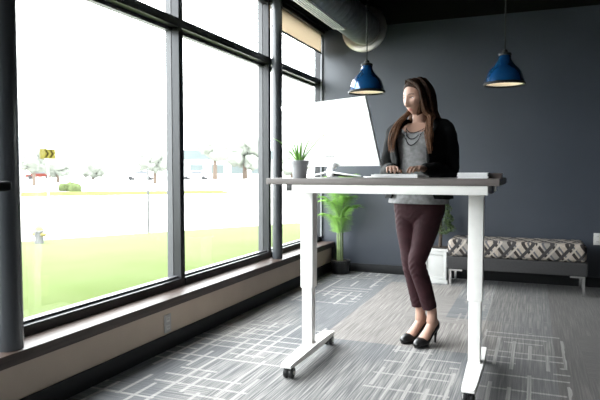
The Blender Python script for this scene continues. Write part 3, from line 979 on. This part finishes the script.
def ring(cx, cy, z, a, b, n=28, sq=2.3, dz=None):
    out = []
    for i in range(n):
        t = 2 * pi * i / n
        c, s = cos(t), sin(t)
        x = a * abs(c) ** (2 / sq) * (1 if c >= 0 else -1)
        y = b * abs(s) ** (2 / sq) * (1 if s >= 0 else -1)
        out.append(V((cx + x, cy + y, z + (dz(t) if dz else 0))))
    return out

LSH, RSH = V((-0.165, -0.012, 1.405)), V((0.165, -0.012, 1.405))
LEL, REL = V((-0.200, -0.035, 1.135)), V((0.228, 0.0, 1.135))
LWR, RWR = V((-0.115, 0.205, 1.150)), V((0.095, 0.215, 1.150))
LAN, RAN = V((-0.090, -0.015, 0.175)), V((0.006, -0.055, 0.172))
LKN, RKN = V((-0.022, 0.075, 0.535)), V((0.048, 0.020, 0.53))
LHP, RHP = V((-0.088, 0.0, 0.90)), V((0.085, -0.005, 0.90))
LF, RF = R(-14), R(-21)       # foot headings (towards her right)

def foot_pt(an, yaw, u, s, z):
    """u forward from ankle, s sideways, z from floor"""
    f = V((-sin(yaw), cos(yaw), 0)); r = V((cos(yaw), sin(yaw), 0))
    u -= 0.018
    return V((an.x, an.y, 0)) + f * u + r * s + V((0, 0, z))

def sole(u):
    if u < -0.01: return 0.086
    t = min(1, (u + 0.01) / 0.125)
    t = t * t * (3 - 2 * t)
    return 0.086 * (1 - t) + 0.016 * t + (0.006 * max(0, (u - 0.15) / 0.05) ** 2 if u > 0.15 else 0)

def foot_solid(bm, an, yaw, prof, n=20, grow=0.0, low=0.0):
    rings = []
    for u, w, top in prof:
        z0, z1 = sole(u) - low, top
        cz, hz = (z0 + z1) / 2, (z1 - z0) / 2
        rg = []
        for i in range(n):
            t = 2 * pi * i / n
            c, s = cos(t), sin(t)
            sx = abs(c) ** 0.75 * (1 if c >= 0 else -1)
            sz = abs(s) ** 0.75 * (1 if s >= 0 else -1)
            ww = w * (1 - 0.25 * max(0, s))
            rg.append(foot_pt(an, yaw, u, sx * ww, cz + sz * hz))
        rings.append(rg)
    add_loft(bm, rings)

def hand(bm, wr, direction, side, curl=1.0):
    """palm down; side=+1 right hand (thumb towards -x local), -1 left hand"""
    f = direction.normalized()
    up = V((0, 0, 1)); up = (up - f * up.dot(f)).normalized()
    r = f.cross(up)              # her right when facing f
    th = -r * side               # thumb side
    pal = [wr - f * 0.03, wr, wr + f * 0.03, wr + f * 0.062, wr + f * 0.084]
    add_tube(bm, [p + up * q for p, q in zip(pal, (0, 0, .004, .006, .004))], [(0.024, 0.019), (0.026, 0.018), (0.034, 0.016), (0.040, 0.0145), (0.038, 0.012)], 16, ref=r)
    lens = (0.068, 0.077, 0.072, 0.056)
    for k in range(4):
        off = th * (0.0285 - 0.019 * k)
        sp = th * (0.20 - 0.13 * k)
        d0 = (f + sp * 0.45).normalized()
        L_ = lens[k]
        b = wr + f * (0.072 if k < 3 else 0.066) + off + up * 0.004
        c = curl * (1 + 0.12 * (k % 2))
        p1 = b + (d0 * cos(0.12) + up * sin(0.12) * 0.7) * (L_ * 0.48)
        p2 = p1 + (d0 * cos(0.55 * c) - up * sin(0.55 * c)) * (L_ * 0.34)
        p3 = p2 + (d0 * cos(0.95 * c) - up * sin(0.95 * c)) * (L_ * 0.28)
        add_tube(bm, [b - f * 0.02, b, p1, p2, p3], [0.0082, 0.0086, 0.0080, 0.0072, 0.0058], 10, ref=r)
    b = wr + f * 0.022 + th * 0.024 - up * 0.004
    p1 = b + (th * 0.62 + f * 0.75 - up * 0.12).normalized() * 0.038
    p2 = p1 + (th * 0.18 + f * 0.95 - up * 0.22).normalized() * 0.030
    p3 = p2 + (f * 0.95 - up * 0.35 - th * 0.1).normalized() * 0.020
    add_tube(bm, [b - th * 0.012 - f * 0.012, b, p1, p2, p3], [0.013, 0.0125, 0.0098, 0.0090, 0.0068], 10, ref=up)

LHD, RHD = V((0.16, 0.98, 0)), V((-0.45, 0.90, 0))
bm = bmesh.new()
head_mesh(bm)
add_tube(bm, [(0, -0.025, 1.40), (0, -0.012, 1.46), (0.0, 0.0, 1.51), (0.0, 0.008, 1.57)], [(0.062, 0.055), (0.050, 0.050), (0.047, 0.050), (0.05, 0.055)], 24)
add_loft(bm, [ring(0, -0.005, z, a, b) for z, a, b in ((0.90, 0.13, 0.085), (0.98, 0.142, 0.09), (1.06, 0.118, 0.078), (1.12, 0.112, 0.074), (1.2, 0.12, 0.08))] +
            [ring(0, y, z, a, b) for z, a, b, y in ((1.28, 0.132, 0.092, 0.008), (1.34, 0.142, 0.090, 0.008), (1.39, 0.155, 0.076, 0.002), (1.425, 0.135, 0.062, -0.006), (1.45, 0.085, 0.052, -0.012))])
for sh, el, wr in ((LSH, LEL, LWR), (RSH, REL, RWR)):
    add_tube(bm, [sh, (sh + el) / 2, el, el * 0.5 + wr * 0.5, wr], [0.042, 0.038, 0.033, 0.031, 0.022], 16)
hand(bm, LWR, LHD, -1)
hand(bm, RWR, RHD, 1)
for hp, kn, an, yaw in ((LHP, LKN, LAN, LF), (RHP, RKN, RAN, RF)):
    calf = kn * 0.62 + an * 0.38 + V((0, -0.012, 0))
    add_tube(bm, smooth_path([hp, hp * 0.5 + kn * 0.5, kn, calf, an + V((0, 0, 0.06)), an + V((0, 0, -0.03))], 4),
             smooth_vals([0.064, 0.056, 0.042, 0.040, 0.0315, 0.034], 4), 20)
    foot_solid(bm, an, yaw, [(-0.042, 0.014, 0.135), (-0.036, 0.022, 0.160), (-0.015, 0.029, 0.185), (0.015, 0.030, 0.178), (0.045, 0.031, 0.142), (0.075, 0.034, 0.105), (0.105, 0.037, 0.078), (0.135, 0.036, 0.055), (0.165, 0.028, 0.040)])
me = fuse(bm, 0.0036, 3, 0.5)
person = obj('person', me, [MT['skin'], MT['lips'], MT['brow']], None, smooth=True)
person.location = PO
person.rotation_euler = (0, 0, PA)
tag(person, 'woman with long brown hair in a black jacket, standing and typing at the desk', 'person')
hi = HM.inverted()
for p in me.polygons:
    if p.center.z < 1.45: continue
    c = hi @ p.center
    ax = abs(c.x)
    if c.y > 0.06 and (c.x / 0.0195) ** 2 + ((c.z + 0.0715) / 0.0085) ** 2 < 1:
        p.material_index = 1
    elif c.y > 0.05 and 0.012 < ax < 0.047 and abs(c.z - (0.0235 + 0.004 * sin((ax - 0.012) / 0.035 * pi))) < 0.0029:
        p.material_index = 2
    elif c.y > 0.05 and 0.016 < ax < 0.044 and abs(c.z - (0.0045 + 0.003 * sin((ax - 0.016) / 0.028 * pi))) < 0.0022:
        p.material_index = 2
for s in (-1, 1):
    bm = bmesh.new()
    bmesh.ops.create_uvsphere(bm, u_segments=20, v_segments=14, radius=0.0125)
    bmesh.ops.transform(bm, matrix=HM @ M.Translation((s * 0.030, 0.0605, -0.001)) @ M.Rotation(R(-90), 4, 'X'), verts=bm.verts)
    e = obj('eye', bm, [MT['eye_white'], MT['iris']], person, smooth=True)
    for p in e.data.polygons:
        c = hi @ p.center
        if (c.x - s * 0.030) ** 2 + (c.z + 0.002) ** 2 < 0.0058 ** 2 and c.y > 0.065:
            p.material_index = 1

# --- hair
bm = bmesh.new()
nu, nv = 72, 56
rows = []
for j in range(1, nv):
    ph = pi * j / nv
    row = []
    for i in range(nu):
        th = 2 * pi * i / nu
        n = V((cos(th) * sin(ph), sin(th) * sin(ph), cos(ph)))
        lowr = max(0, -n.z)
        thin = 1 - 0.55 * max(0, n.y)
        x, y, z = n.x * (0.073 + 0.012 * thin), n.y * (0.092 + 0.012 * thin), n.z * (0.113 + 0.012 * thin)
        if n.y < 0: y *= 1.06
        x *= 1 - 0.12 * lowr
        # dip under the face
        hl = 0.70 - 0.42 * (n.x * 1.0) ** 2 - 0.05 * n.x
        thr = 0.20 - 0.26 * n.x
        inside = min(1, max(0, (n.y - thr) / 0.16)) * min(1, max(0, (hl - n.z) / 0.12))
        k = 1 - 0.32 * inside
        part = 1 - 0.02 * g1(n.x - 0.12, 0.05) * (1 if n.z > 0.3 else 0)
        row.append(bm.verts.new(HM @ V((x * k * part, y * k * part, z * k * part))))
    rows.append(row)
top = bm.verts.new(HM @ V((0, 0, 0.123))); bot = bm.verts.new(HM @ V((0, -0.02, -0.11)))
for a, b in zip(rows, rows[1:]):
    for i in range(nu):
        j = (i + 1) % nu
        bm.faces.new((a[i], b[i], b[j], a[j]))
for i in range(nu):
    j = (i + 1) % nu
    bm.faces.new((top, rows[0][i], rows[0][j])); bm.faces.new((bot, rows[-1][j], rows[-1][i]))
rnd = random.Random(5)
H = lambda x, y, z: HM @ V((x, y, z))
def bundle(guides, radii, nst, rstr):
    """locks that follow a guide path; radii = half widths (x,y) of the bundle along it"""
    path = smooth_path(guides, 5)
    wid = smooth_vals(radii, 5)
    for k in range(nst):
        a = rnd.random() * 2 * pi; q = sqrt(rnd.random())
        endk = len(path) - rnd.choice((0, 0, 1, 1, 2, 3, 4, 5))
        ph = rnd.random() * 6.28; am = rnd.uniform(0.001, 0.005)
        pts = []
        for i, (p, w) in enumerate(zip(path[:endk], wid)):
            wob = am * sin(ph + i * 0.55)
            pts.append(p + V((cos(a) * q * w[0] + wob, sin(a) * q * w[1] + wob * 0.6, 0)))
        N = len(pts)
        r = rstr * rnd.uniform(0.8, 1.2)
        rad = [(r * (1 - 0.88 * max(0, (i / (N - 1)) - 0.55) / 0.45), r * 0.7 * (1 - 0.88 * max(0, (i / (N - 1)) - 0.55) / 0.45)) for i in range(N)]
        add_tube(bm, pts, rad, 7)
# her right side, falling to the front
bundle([H(0.030, 0.030, 0.114), H(0.074, -0.006, 0.06), H(0.082, -0.020, -0.01), H(0.078, -0.016, -0.08), V((0.088, 0.050, 1.488)), V((0.098, 0.118, 1.44)), V((0.114, 0.160, 1.36)), V((0.122, 0.170, 1.255))],
       [(0.012, 0.012), (0.008, 0.020), (0.010, 0.026), (0.014, 0.024), (0.018, 0.018), (0.024, 0.014), (0.028, 0.012), (0.020, 0.008)], 54, 0.0075)
# her left side, to the front
bundle([H(-0.012, 0.055, 0.116), H(-0.070, 0.040, 0.066), H(-0.079, 0.020, -0.01), H(-0.080, 0.010, -0.09), V((-0.096, 0.045, 1.488)), V((-0.112, 0.112, 1.44)), V((-0.126, 0.155, 1.36)), V((-0.138, 0.165, 1.245))],
       [(0.012, 0.012), (0.008, 0.020), (0.011, 0.030), (0.018, 0.032), (0.020, 0.022), (0.024, 0.015), (0.026, 0.012), (0.016, 0.008)], 58, 0.0075)
# sides of the back
for s in (-1, 1):
    bundle([H(s * 0.02, -0.03, 0.120), H(s * 0.078, -0.03, 0.06), H(s * 0.088, -0.045, -0.03), H(s * 0.086, -0.055, -0.11), V((s * 0.105, -0.080, 1.43)), V((s * 0.10, -0.135, 1.36)), V((s * 0.08, -0.15, 1.24))],
           [(0.01, 0.02), (0.008, 0.03), (0.012, 0.036), (0.018, 0.036), (0.026, 0.022), (0.03, 0.012), (0.026, 0.01)], 36, 0.009)
bundle([H(0, -0.06, 0.115), H(0, -0.105, 0.04), H(0, -0.108, -0.06), V((0, -0.112, 1.44)), V((0, -0.145, 1.36)), V((0, -0.155, 1.22))],
       [(0.03, 0.01), (0.05, 0.01), (0.06, 0.012), (0.07, 0.014), (0.075, 0.012), (0.06, 0.01)], 48, 0.009)
obj('hair', bm, MT['hair'], person, smooth=True)

# --- shirt
def neck(t):
    f = max(0, sin(t))
    return -0.052 * f ** 1.5
bm = bmesh.new()
sr = [ring(0, 0.0, 0.925, 0.205, 0.135), ring(0, 0.0, 0.96, 0.198, 0.132), ring(0, 0.0, 1.03, 0.172, 0.118), ring(0, 0.0, 1.11, 0.150, 0.106), ring(0, 0.003, 1.20, 0.150, 0.108),
      ring(0, 0.012, 1.29, 0.156, 0.118), ring(0, 0.012, 1.345, 0.160, 0.112, dz=lambda t: neck(t) * 0.25), ring(0, 0.004, 1.395, 0.164, 0.096, dz=lambda t: neck(t) * 0.6),
      ring(0, -0.004, 1.435, 0.120, 0.084, dz=neck), ring(0, -0.008, 1.452, 0.085, 0.078, dz=neck)]
nrings = []
for a, b in zip(sr, sr[1:]):
    for k in range(3):
        nrings.append([p.lerp(q, k / 3) for p, q in zip(a, b)])
nrings.append(sr[-1])
for rg in nrings:
    for i, p in enumerate(rg):
        t = 2 * pi * i / len(rg)
        fl = max(0, min(1, (1.15 - p.z) / 0.2))
        k = 1 + 0.035 * fl * sin(t * 7 + p.z * 6) + 0.01 * sin(t * 5 + p.z * 30)
        p.x *= k; p.y *= k
add_loft(bm, nrings, cap=False)
sh = obj('shirt', bm, MT['shirt'], person, smooth=True)
md = sh.modifiers.new('thick', 'SOLIDIFY'); md.thickness = 0.005; md.offset = -1
md = sh.modifiers.new('sub', 'SUBSURF'); md.levels = 1; md.render_levels = 1

# --- jacket: open at the front
def jring(cy, z, a, b, t0, t1, th, n=36):
    """open ring solid cross-section: outer arc then inner arc back"""
    out, inn = [], []
    for i in range(n + 1):
        t = t0 + (t1 - t0) * i / n
        c, s = cos(t), sin(t)
        px = abs(c) ** 0.87 * (1 if c >= 0 else -1); py = abs(s) ** 0.87 * (1 if s >= 0 else -1)
        out.append(V((a * px, cy + b * py, z))); inn.append(V(((a - th) * px, cy + (b - th) * py, z)))
    return out + inn[::-1]
bm = bmesh.new()
J = [(0.0, 0.958, 0.226, 0.158, 40, 36), (0.0, 1.02, 0.205, 0.145, 38, 34), (0.0, 1.10, 0.182, 0.133, 35, 32), (0.003, 1.18, 0.180, 0.133, 33, 30), (0.01, 1.26, 0.190, 0.143, 31, 28),
     (0.012, 1.33, 0.200, 0.142, 32, 29), (0.004, 1.385, 0.204, 0.124, 36, 33), (-0.004, 1.43, 0.190, 0.105, 44, 40), (-0.010, 1.462, 0.140, 0.088, 52, 50), (-0.014, 1.480, 0.092, 0.078, 58, 56)]
JR = [jring(cy, z, a, b, R(90 + o1), R(90 + 360 - o2), 0.014) for cy, z, a, b, o1, o2 in J]
NR = []
for a, b in zip(JR, JR[1:]):
    for k in range(4):
        NR.append([p.lerp(q, k / 4) for p, q in zip(a, b)])
NR.append(JR[-1])
add_loft(bm, NR)
for shd, el, wr, s in ((LSH, LEL, LWR, -1), (RSH, REL, RWR, 1)):
    top = shd + V((-s * 0.03, 0, 0.02))
    cuff = el.lerp(wr, 0.93)
    add_tube(bm, smooth_path([top, shd + V((s * 0.012, 0, -0.012)), shd.lerp(el, 0.5) + V((s * 0.012, -0.006, 0)), el, el.lerp(wr, 0.5), cuff], 4),
             smooth_vals([(0.052, 0.060), (0.058, 0.068), (0.056, 0.062), (0.050, 0.052), (0.046, 0.046), (0.038, 0.036)], 4), 24)
# lapels, laid on the front edges
for s, oa in ((1, 33), (-1, 30)):
    pts = []
    for cy, z, a, b, o1, o2 in J[2:]:
        o = o2 if s > 0 else o1
        t = R(90 - s * (o + 2))
        c, si = cos(t), sin(t)
        pts.append(V((a * abs(c) ** 0.87 * (1 if c >= 0 else -1), cy + b * abs(si) ** 0.87 + 0.001, z)))
    add_tube(bm, smooth_path(pts, 3), smooth_vals([(0.005, 0.005), (0.008, 0.006), (0.012, 0.006), (0.016, 0.006), (0.018, 0.006), (0.018, 0.006), (0.014, 0.006), (0.010, 0.006)], 3), 12)
me = fuse(bm, 0.0045, 3, 0.5)
rj = random.Random(2)
NRM = [n.vector.copy() for n in me.vertex_normals]
for v, vn in zip(me.vertices, NRM):      # soft cloth folds
    d = 0.0022 * sin(v.co.z * 70 + v.co.x * 40) * sin(v.co.x * 55 + v.co.y * 35) + 0.002 * sin(v.co.z * 38 - v.co.y * 60)
    v.co += vn * d
obj('jacket', me, MT['jacket'], person, smooth=True)

# --- trousers
bm = bmesh.new()
add_loft(bm, [ring(0, -0.006, z, a, b) for z, a, b in ((0.79, 0.10, 0.075), (0.83, 0.155, 0.108), (0.88, 0.170, 0.118), (0.94, 0.172, 0.118), (1.0, 0.160, 0.108), (1.05, 0.145, 0.10))])
for hp, kn, an, s in ((LHP, LKN, LAN, -1), (RHP, RKN, RAN, 1)):
    calf = kn * 0.62 + an * 0.38 + V((0, -0.010, 0))
    cuff = kn * 0.12 + an * 0.88
    cuff.z = 0.238 if s < 0 else 0.236
    add_tube(bm, smooth_path([hp + V((0, 0, 0.02)), hp * 0.62 + kn * 0.38, hp * 0.25 + kn * 0.75, kn, calf, cuff], 5),
             smooth_vals([(0.086, 0.096), (0.080, 0.086), (0.063, 0.066), (0.056, 0.057), (0.054, 0.056), (0.047, 0.049)], 5), 24, round_ends=False)
me = fuse(bm, 0.0045, 2, 0.5)
NRM = [n.vector.copy() for n in me.vertex_normals]
for v, vn in zip(me.vertices, NRM):
    kz = g1(v.co.z - 0.50, 0.07) + 0.7 * g1(v.co.z - 0.82, 0.06) + 0.6 * g1(v.co.z - 0.27, 0.05) + 0.15
    v.co += vn * (0.0015 * kz * sin(v.co.z * 150 + v.co.x * 70 + 40 * v.co.y + 3 * sin(v.co.x * 50)))
obj('trousers', me, MT['trousers'], person, smooth=True)

# --- pumps
for an, yaw in ((LAN, LF), (RAN, RF)):
    bm = bmesh.new()
    foot_solid(bm, an, yaw, [(-0.050, 0.012, 0.135), (-0.046, 0.022, 0.152), (-0.034, 0.030, 0.158), (-0.012, 0.0345, 0.140), (0.02, 0.0355, 0.112), (0.055, 0.037, 0.082), (0.085, 0.040, 0.062), (0.105, 0.0425, 0.058),
                             (0.130, 0.0425, 0.062), (0.155, 0.038, 0.056), (0.175, 0.030, 0.046), (0.188, 0.020, 0.038), (0.194, 0.009, 0.032)], 24, low=0.005)
    add_box(bm, (0, 0, 0), (0.001, 0.001, 0.001))
    bm.verts.ensure_lookup_table()
    bmesh.ops.delete(bm, geom=bm.verts[-8:], context='VERTS')
    # platform under the ball of the foot
    pr = []
    for u, w in ((0.080, 0.024), (0.088, 0.031), (0.10, 0.0365), (0.115, 0.0388), (0.13, 0.039), (0.145, 0.037), (0.157, 0.0335), (0.168, 0.028), (0.176, 0.022), (0.182, 0.014)):
        pr.append([foot_pt(an, yaw, u, q * w, z) for q, z in ((-1, 0.0), (1, 0.0), (1, 0.024), (-1, 0.024))])
    add_loft(bm, pr)
    shoe = obj('shoe', bm, MT['shoe'], person, smooth=True)
    bm = bmesh.new()
    hr = []
    for z, u, a in ((0.0, -0.026, 0.0068), (0.01, -0.026, 0.0064), (0.045, -0.028, 0.0085), (0.075, -0.025, 0.016), (0.092, -0.018, 0.026)):
        c = foot_pt(an, yaw, u, 0, z)
        hr.append([c + V((a * cos(2 * pi * i / 14), a * sin(2 * pi * i / 14), 0)) for i in range(14)])
    add_loft(bm, hr)
    obj('heel', bm, MT['shoe'], shoe, smooth=True)

# --- layered bead necklace
bm = bmesh.new()
for dz_, n in ((0.045, 26), (0.085, 32), (0.125, 38)):
    for k in range(n + 1):
        t = -1 + 2 * k / n
        x = 0.078 * t * (1 - 0.15 * (1 - abs(t)))
        z = 1.425 - dz_ * (1 - abs(t) ** 2.2) - 0.0
        yb = 0.078 + (1.425 - z) * 0.40 - 0.05 * abs(t) ** 3 + 0.01
        if z < 1.37:
            yb = max(yb, 0.112 + 0.016 * (1 - abs(t)))
        tm = bmesh.new()
        bmesh.ops.create_icosphere(tm, subdivisions=1, radius=0.0042, matrix=M.Translation((x, yb, z)))
        merge(bm, tm)
obj('necklace', bm, MT['bead'], person, smooth=True)

# ------------------------------------------------------------------ outside
def ground(name, poly, z, m):
    bm = bmesh.new()
    add_prism(bm, poly, z - 0.3, z)
    return tag(obj(name, bm, m), kind='structure')
ground('ground', [(-320, -200), (-2.45, -200), (-2.45, 320), (-320, 320)], -0.09, MT['concrete'])
lawn = [(-2.45, -14), (-2.45, 30), (3, 40), (1.2, 30), (-2.6, 18.0), (-5.3, 12.2), (-6.9, 9.5), (-8.0, 7.6), (-10.0, 4.0), (-17, -8), (-20, -14)]
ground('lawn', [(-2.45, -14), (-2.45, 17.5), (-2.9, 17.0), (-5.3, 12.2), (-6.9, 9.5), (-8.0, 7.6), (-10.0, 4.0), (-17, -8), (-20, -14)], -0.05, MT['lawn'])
ground('far_lawn', [(-24.5, 20.5), (-20.8, 24.2), (-16, 29.5), (-19, 33.5), (-24.5, 29), (-30, 25)], -0.05, MT['verge'])

def blob(bm, c, r, rnd, rough=0.25, sub=3, sq=1.0):
    tm = bmesh.new()
    bmesh.ops.create_icosphere(tm, subdivisions=sub, radius=1)
    from mathutils import noise as mn
    off = V((rnd.random() * 50, rnd.random() * 50, 0))
    for v in tm.verts:
        k = 1 + rough * (mn.noise(v.co * 1.8 + off) + 0.6 * mn.noise(v.co * 5 + off))
        v.co = V((v.co.x * k * r, v.co.y * k * r, v.co.z * k * r * sq)) + V(c)
    merge(bm, tm)

def tree(label, x, y, h, w, seed, group=None, fol='tree'):
    rnd = random.Random(seed)
    t = thing('tree', label, 'tree', (x, y, -0.09), 0, group)
    bm = bmesh.new(); add_tube(bm, [(0, 0, -0.05), (0.03, 0, h * 0.3), (0, 0, h * 0.7)], [w * 0.07, w * 0.05, w * 0.03], 10)
    obj('trunk', bm, MT['bark'], t, smooth=True)
    bm = bmesh.new()
    for k in range(9):
        a = rnd.random() * 6.28; q = rnd.random() ** 0.5
        z = h * rnd.uniform(0.42, 0.84)
        blob(bm, (cos(a) * q * w * 0.32, sin(a) * q * w * 0.32, z), w * rnd.uniform(0.2, 0.3), rnd, 0.45, 3, 0.85)
    obj('foliage', bm, MT[fol], t, smooth=True)

CAMV = V((0, 0, 1.13))
def at(dirx, depth):
    """spot on the ground seen in the compass heading of dirx (camera heading offset, tangent units)"""
    a = R(21.836)
    f = V((-sin(a), cos(a), 0)); r = V((cos(a), sin(a), 0))
    return f * depth + r * dirx * depth
px = lambda u: (u - 300) / 583.3
p = at(px(34), 52); tree('pale tree at the left of the street view, left of the yellow sign', p.x, p.y, 4.0, 2.6, 1)
p = at(px(58), 66); tree('low pale tree below the yellow chevron sign', p.x, p.y, 2.8, 3.4, 2)
p = at(px(155), 60); tree('round pale tree across the street beside the first mullion', p.x, p.y, 3.6, 3.2, 3)
p = at(px(93), 90); tree('small distant tree right of the yellow sign', p.x, p.y, 2.6, 4.0, 4)
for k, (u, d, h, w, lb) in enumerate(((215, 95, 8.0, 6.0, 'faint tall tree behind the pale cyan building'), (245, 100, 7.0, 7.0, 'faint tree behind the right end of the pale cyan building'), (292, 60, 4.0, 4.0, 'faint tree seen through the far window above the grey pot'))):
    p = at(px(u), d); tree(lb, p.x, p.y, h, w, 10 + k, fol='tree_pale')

p = at(px(69), 37)
t = thing('shrub', 'low green shrub across the street', 'shrub', (p.x, p.y, -0.07))
bm = bmesh.new(); rnd = random.Random(8)
for k in range(8):
    blob(bm, (rnd.uniform(-0.65, 0.65), rnd.uniform(-0.25, 0.25), rnd.uniform(0.12, 0.3)), rnd.uniform(0.2, 0.34), rnd, 0.4)
o = obj('foliage', bm, MT['hedge'], t, smooth=True)

# chevron sign
p = at(px(48.3), 25)
t = thing('road_sign', 'yellow road sign with two dark chevrons across the street', 'sign', (p.x, p.y, -0.09), R(21.8 + 20))
bm = bmesh.new(); add_box(bm, (-0.31, -0.012, 1.79), (0.31, 0.0, 2.21), 0.004)
sb = obj('sign_board', bm, MT['sign_yellow'], t)
for q in (-0.02, 0.17):
    bm = bmesh.new()
    w_ = 0.075
    add_loft(bm, [[V((x, y, z)) for x, z in ((q - 0.10, 1.84), (q - 0.10 + w_, 1.84), (q + w_, 2.0), (q - 0.10 + w_, 2.16), (q - 0.10, 2.16), (q, 2.0))] for y in (-0.017, -0.011)])
    obj('chevron', bm, MT['sign_black'], sb)
bm = bmesh.new(); add_box(bm, (-0.03, 0.0, 0), (0.03, 0.05, 2.2)); obj('post', bm, MT['steel_post'], t)

# hydrant
p = at(px(38), 9.6)
t = thing('fire_hydrant', 'small yellow and white fire hydrant at the edge of the lawn', 'hydrant', (p.x, p.y, -0.09))
bm = bmesh.new(); add_lathe(bm, [(0.10, 0), (0.10, 0.03), (0.07, 0.035), (0.066, 0.22), (0.085, 0.225), (0.085, 0.25), (0.07, 0.26)], 24); obj('barrel', bm, MT['white_paint'], t, auto=40)
bm = bmesh.new(); add_lathe(bm, [(0.072, 0.255), (0.065, 0.30), (0.04, 0.335), (0.015, 0.345), (0.015, 0.37), (0.003, 0.372)], 24); obj('bonnet', bm, MT['hydrant'], t, auto=40)
for s in (-1, 1):
    bm = bmesh.new(); add_tube(bm, [(s * 0.05, 0, 0.19), (s * 0.12, 0, 0.19)], [0.036, 0.034], 14); obj('outlet', bm, MT['hydrant'], t, auto=40)

# slim white marker post
p = at(px(148), 11.6)
t = thing('marker_post', 'slim pale post standing at the far edge of the lawn', 'post', (p.x, p.y, -0.09))
bm = bmesh.new(); add_lathe(bm, [(0.022, 0), (0.022, 1.28), (0.012, 1.30)], 14); obj('post', bm, MT['white_paint'], t, smooth=True)

def car(label, x, y, rz, m, group=None):
    t = thing('car', label, 'car', (x, y, -0.09), rz, group)
    prof = [(-2.1, 0.35), (-2.1, 0.78), (-1.7, 0.9), (-0.95, 0.95), (-0.45, 1.4), (0.95, 1.42), (1.6, 0.98), (2.05, 0.92), (2.1, 0.4)]
    bm = bmesh.new(); add_loft(bm, [[V((x_ * k, y_, 0.35 + (z_ - 0.35) * k)) for x_, z_ in prof] for y_, k in ((-0.86, 0.94), (-0.78, 1), (0.78, 1), (0.86, 0.94))])
    obj('body', bm, m, t, auto=30)
    bm = bmesh.new(); add_loft(bm, [[V((x_, y_, z_)) for x_, z_ in ((-0.86, 0.97), (-0.42, 1.36), (0.9, 1.38), (1.45, 0.99))] for y_ in (-0.865, 0.865)])
    obj('side_window', bm, MT['car_glass'], t)
    bm = bmesh.new(); add_loft(bm, [[V((x_, y_, z_)) for y_, z_ in ((-0.7, 0.99), (0.7, 0.99), (0.62, 1.36), (-0.62, 1.36))] for x_ in (-0.93, -0.4)])
    obj('windscreen', bm, MT['car_glass'], t)
    for xx in (-1.3, 1.3):
        for s in (-0.8, 0.8):
            bm = bmesh.new(); add_loft(bm, [[V((xx + 0.33 * cos(2 * pi * i / 20), s + q, 0.33 + 0.33 * sin(2 * pi * i / 20))) for i in range(20)] for q in (-0.1, 0.1)])
            obj('wheel', bm, MT['rubber'], t)
p = at(px(39.5), 95); car('red car far down the street, below the yellow sign', p.x, p.y, R(40), MT['car_red'])
p = at(px(196), 88); car('white car parked in front of the pale cyan building', p.x, p.y, R(20), MT['car_white'])
p = at(px(141), 85); car('white car parked beside the round pale tree', p.x, p.y, R(25), MT['car_white'])

# building across the street
p = at(px(226), 110)
t = thing('building', 'low white building with pale cyan fascia across the street', 'building', (p.x, p.y, -0.09), R(21.8 + 8))
box_obj('walls', (-8, 0, 0), (9, 10, 4.2), MT['build_white'], t)
box_obj('fascia', (-8.3, -0.5, 3.6), (9.3, 10.3, 5.3), MT['cyan'], t)
for k in range(4):
    box_obj('window', (-6.6 + 3.8 * k, -0.06, 0.9), (-4.2 + 3.8 * k, 0.02, 2.6), MT['cyan'], t)
box_obj('entrance_door', (6.9, -0.06, 0.0), (8.2, 0.02, 2.3), MT['steel_post'], t)

# ------------------------------------------------------------------ light
wd = bpy.data.worlds.new('overcast_sky')
S.world = wd
wd.use_nodes = True
nt = wd.node_tree
bg = nt.nodes['Background']
tc = nd(nt, 'ShaderNodeTexCoord')
sp = nd(nt, 'ShaderNodeSeparateXYZ')
nt.links.new(tc.outputs['Generated'], sp.inputs[0])
nt.links.new(ramp(nt, sp.outputs[2], [(0.0, (0.46, 0.475, 0.495)), (1.0, (0.89, 0.91, 0.94))]), bg.inputs['Color'])
bg.inputs['Strength'].default_value = 6.6
# portals in the window openings guide the sky light in (they emit nothing themselves)
for i in range(0, 6):
    ld = bpy.data.lights.new('window_portal', 'AREA')
    ld.shape = 'RECTANGLE'; ld.size = 1.46; ld.size_y = 2.4
    ld.cycles.is_portal = True
    lo = bpy.data.objects.new('window_portal', ld)
    COL.objects.link(lo)
    lo.location = (-2.43, (YM[i] + YM[i + 1]) / 2, 1.52)
    lo.rotation_euler = (0, R(-90), 0)

S.view_settings.view_transform = 'Standard'
S.view_settings.look = 'None'
S.view_settings.gamma = 1.0
S.view_settings.exposure = 2.0
S.view_settings.use_curve_mapping = False
S.cycles.max_bounces = 10
S.cycles.diffuse_bounces = 6
S.cycles.transparent_max_bounces = 16
S.cycles.sample_clamp_indirect = 6
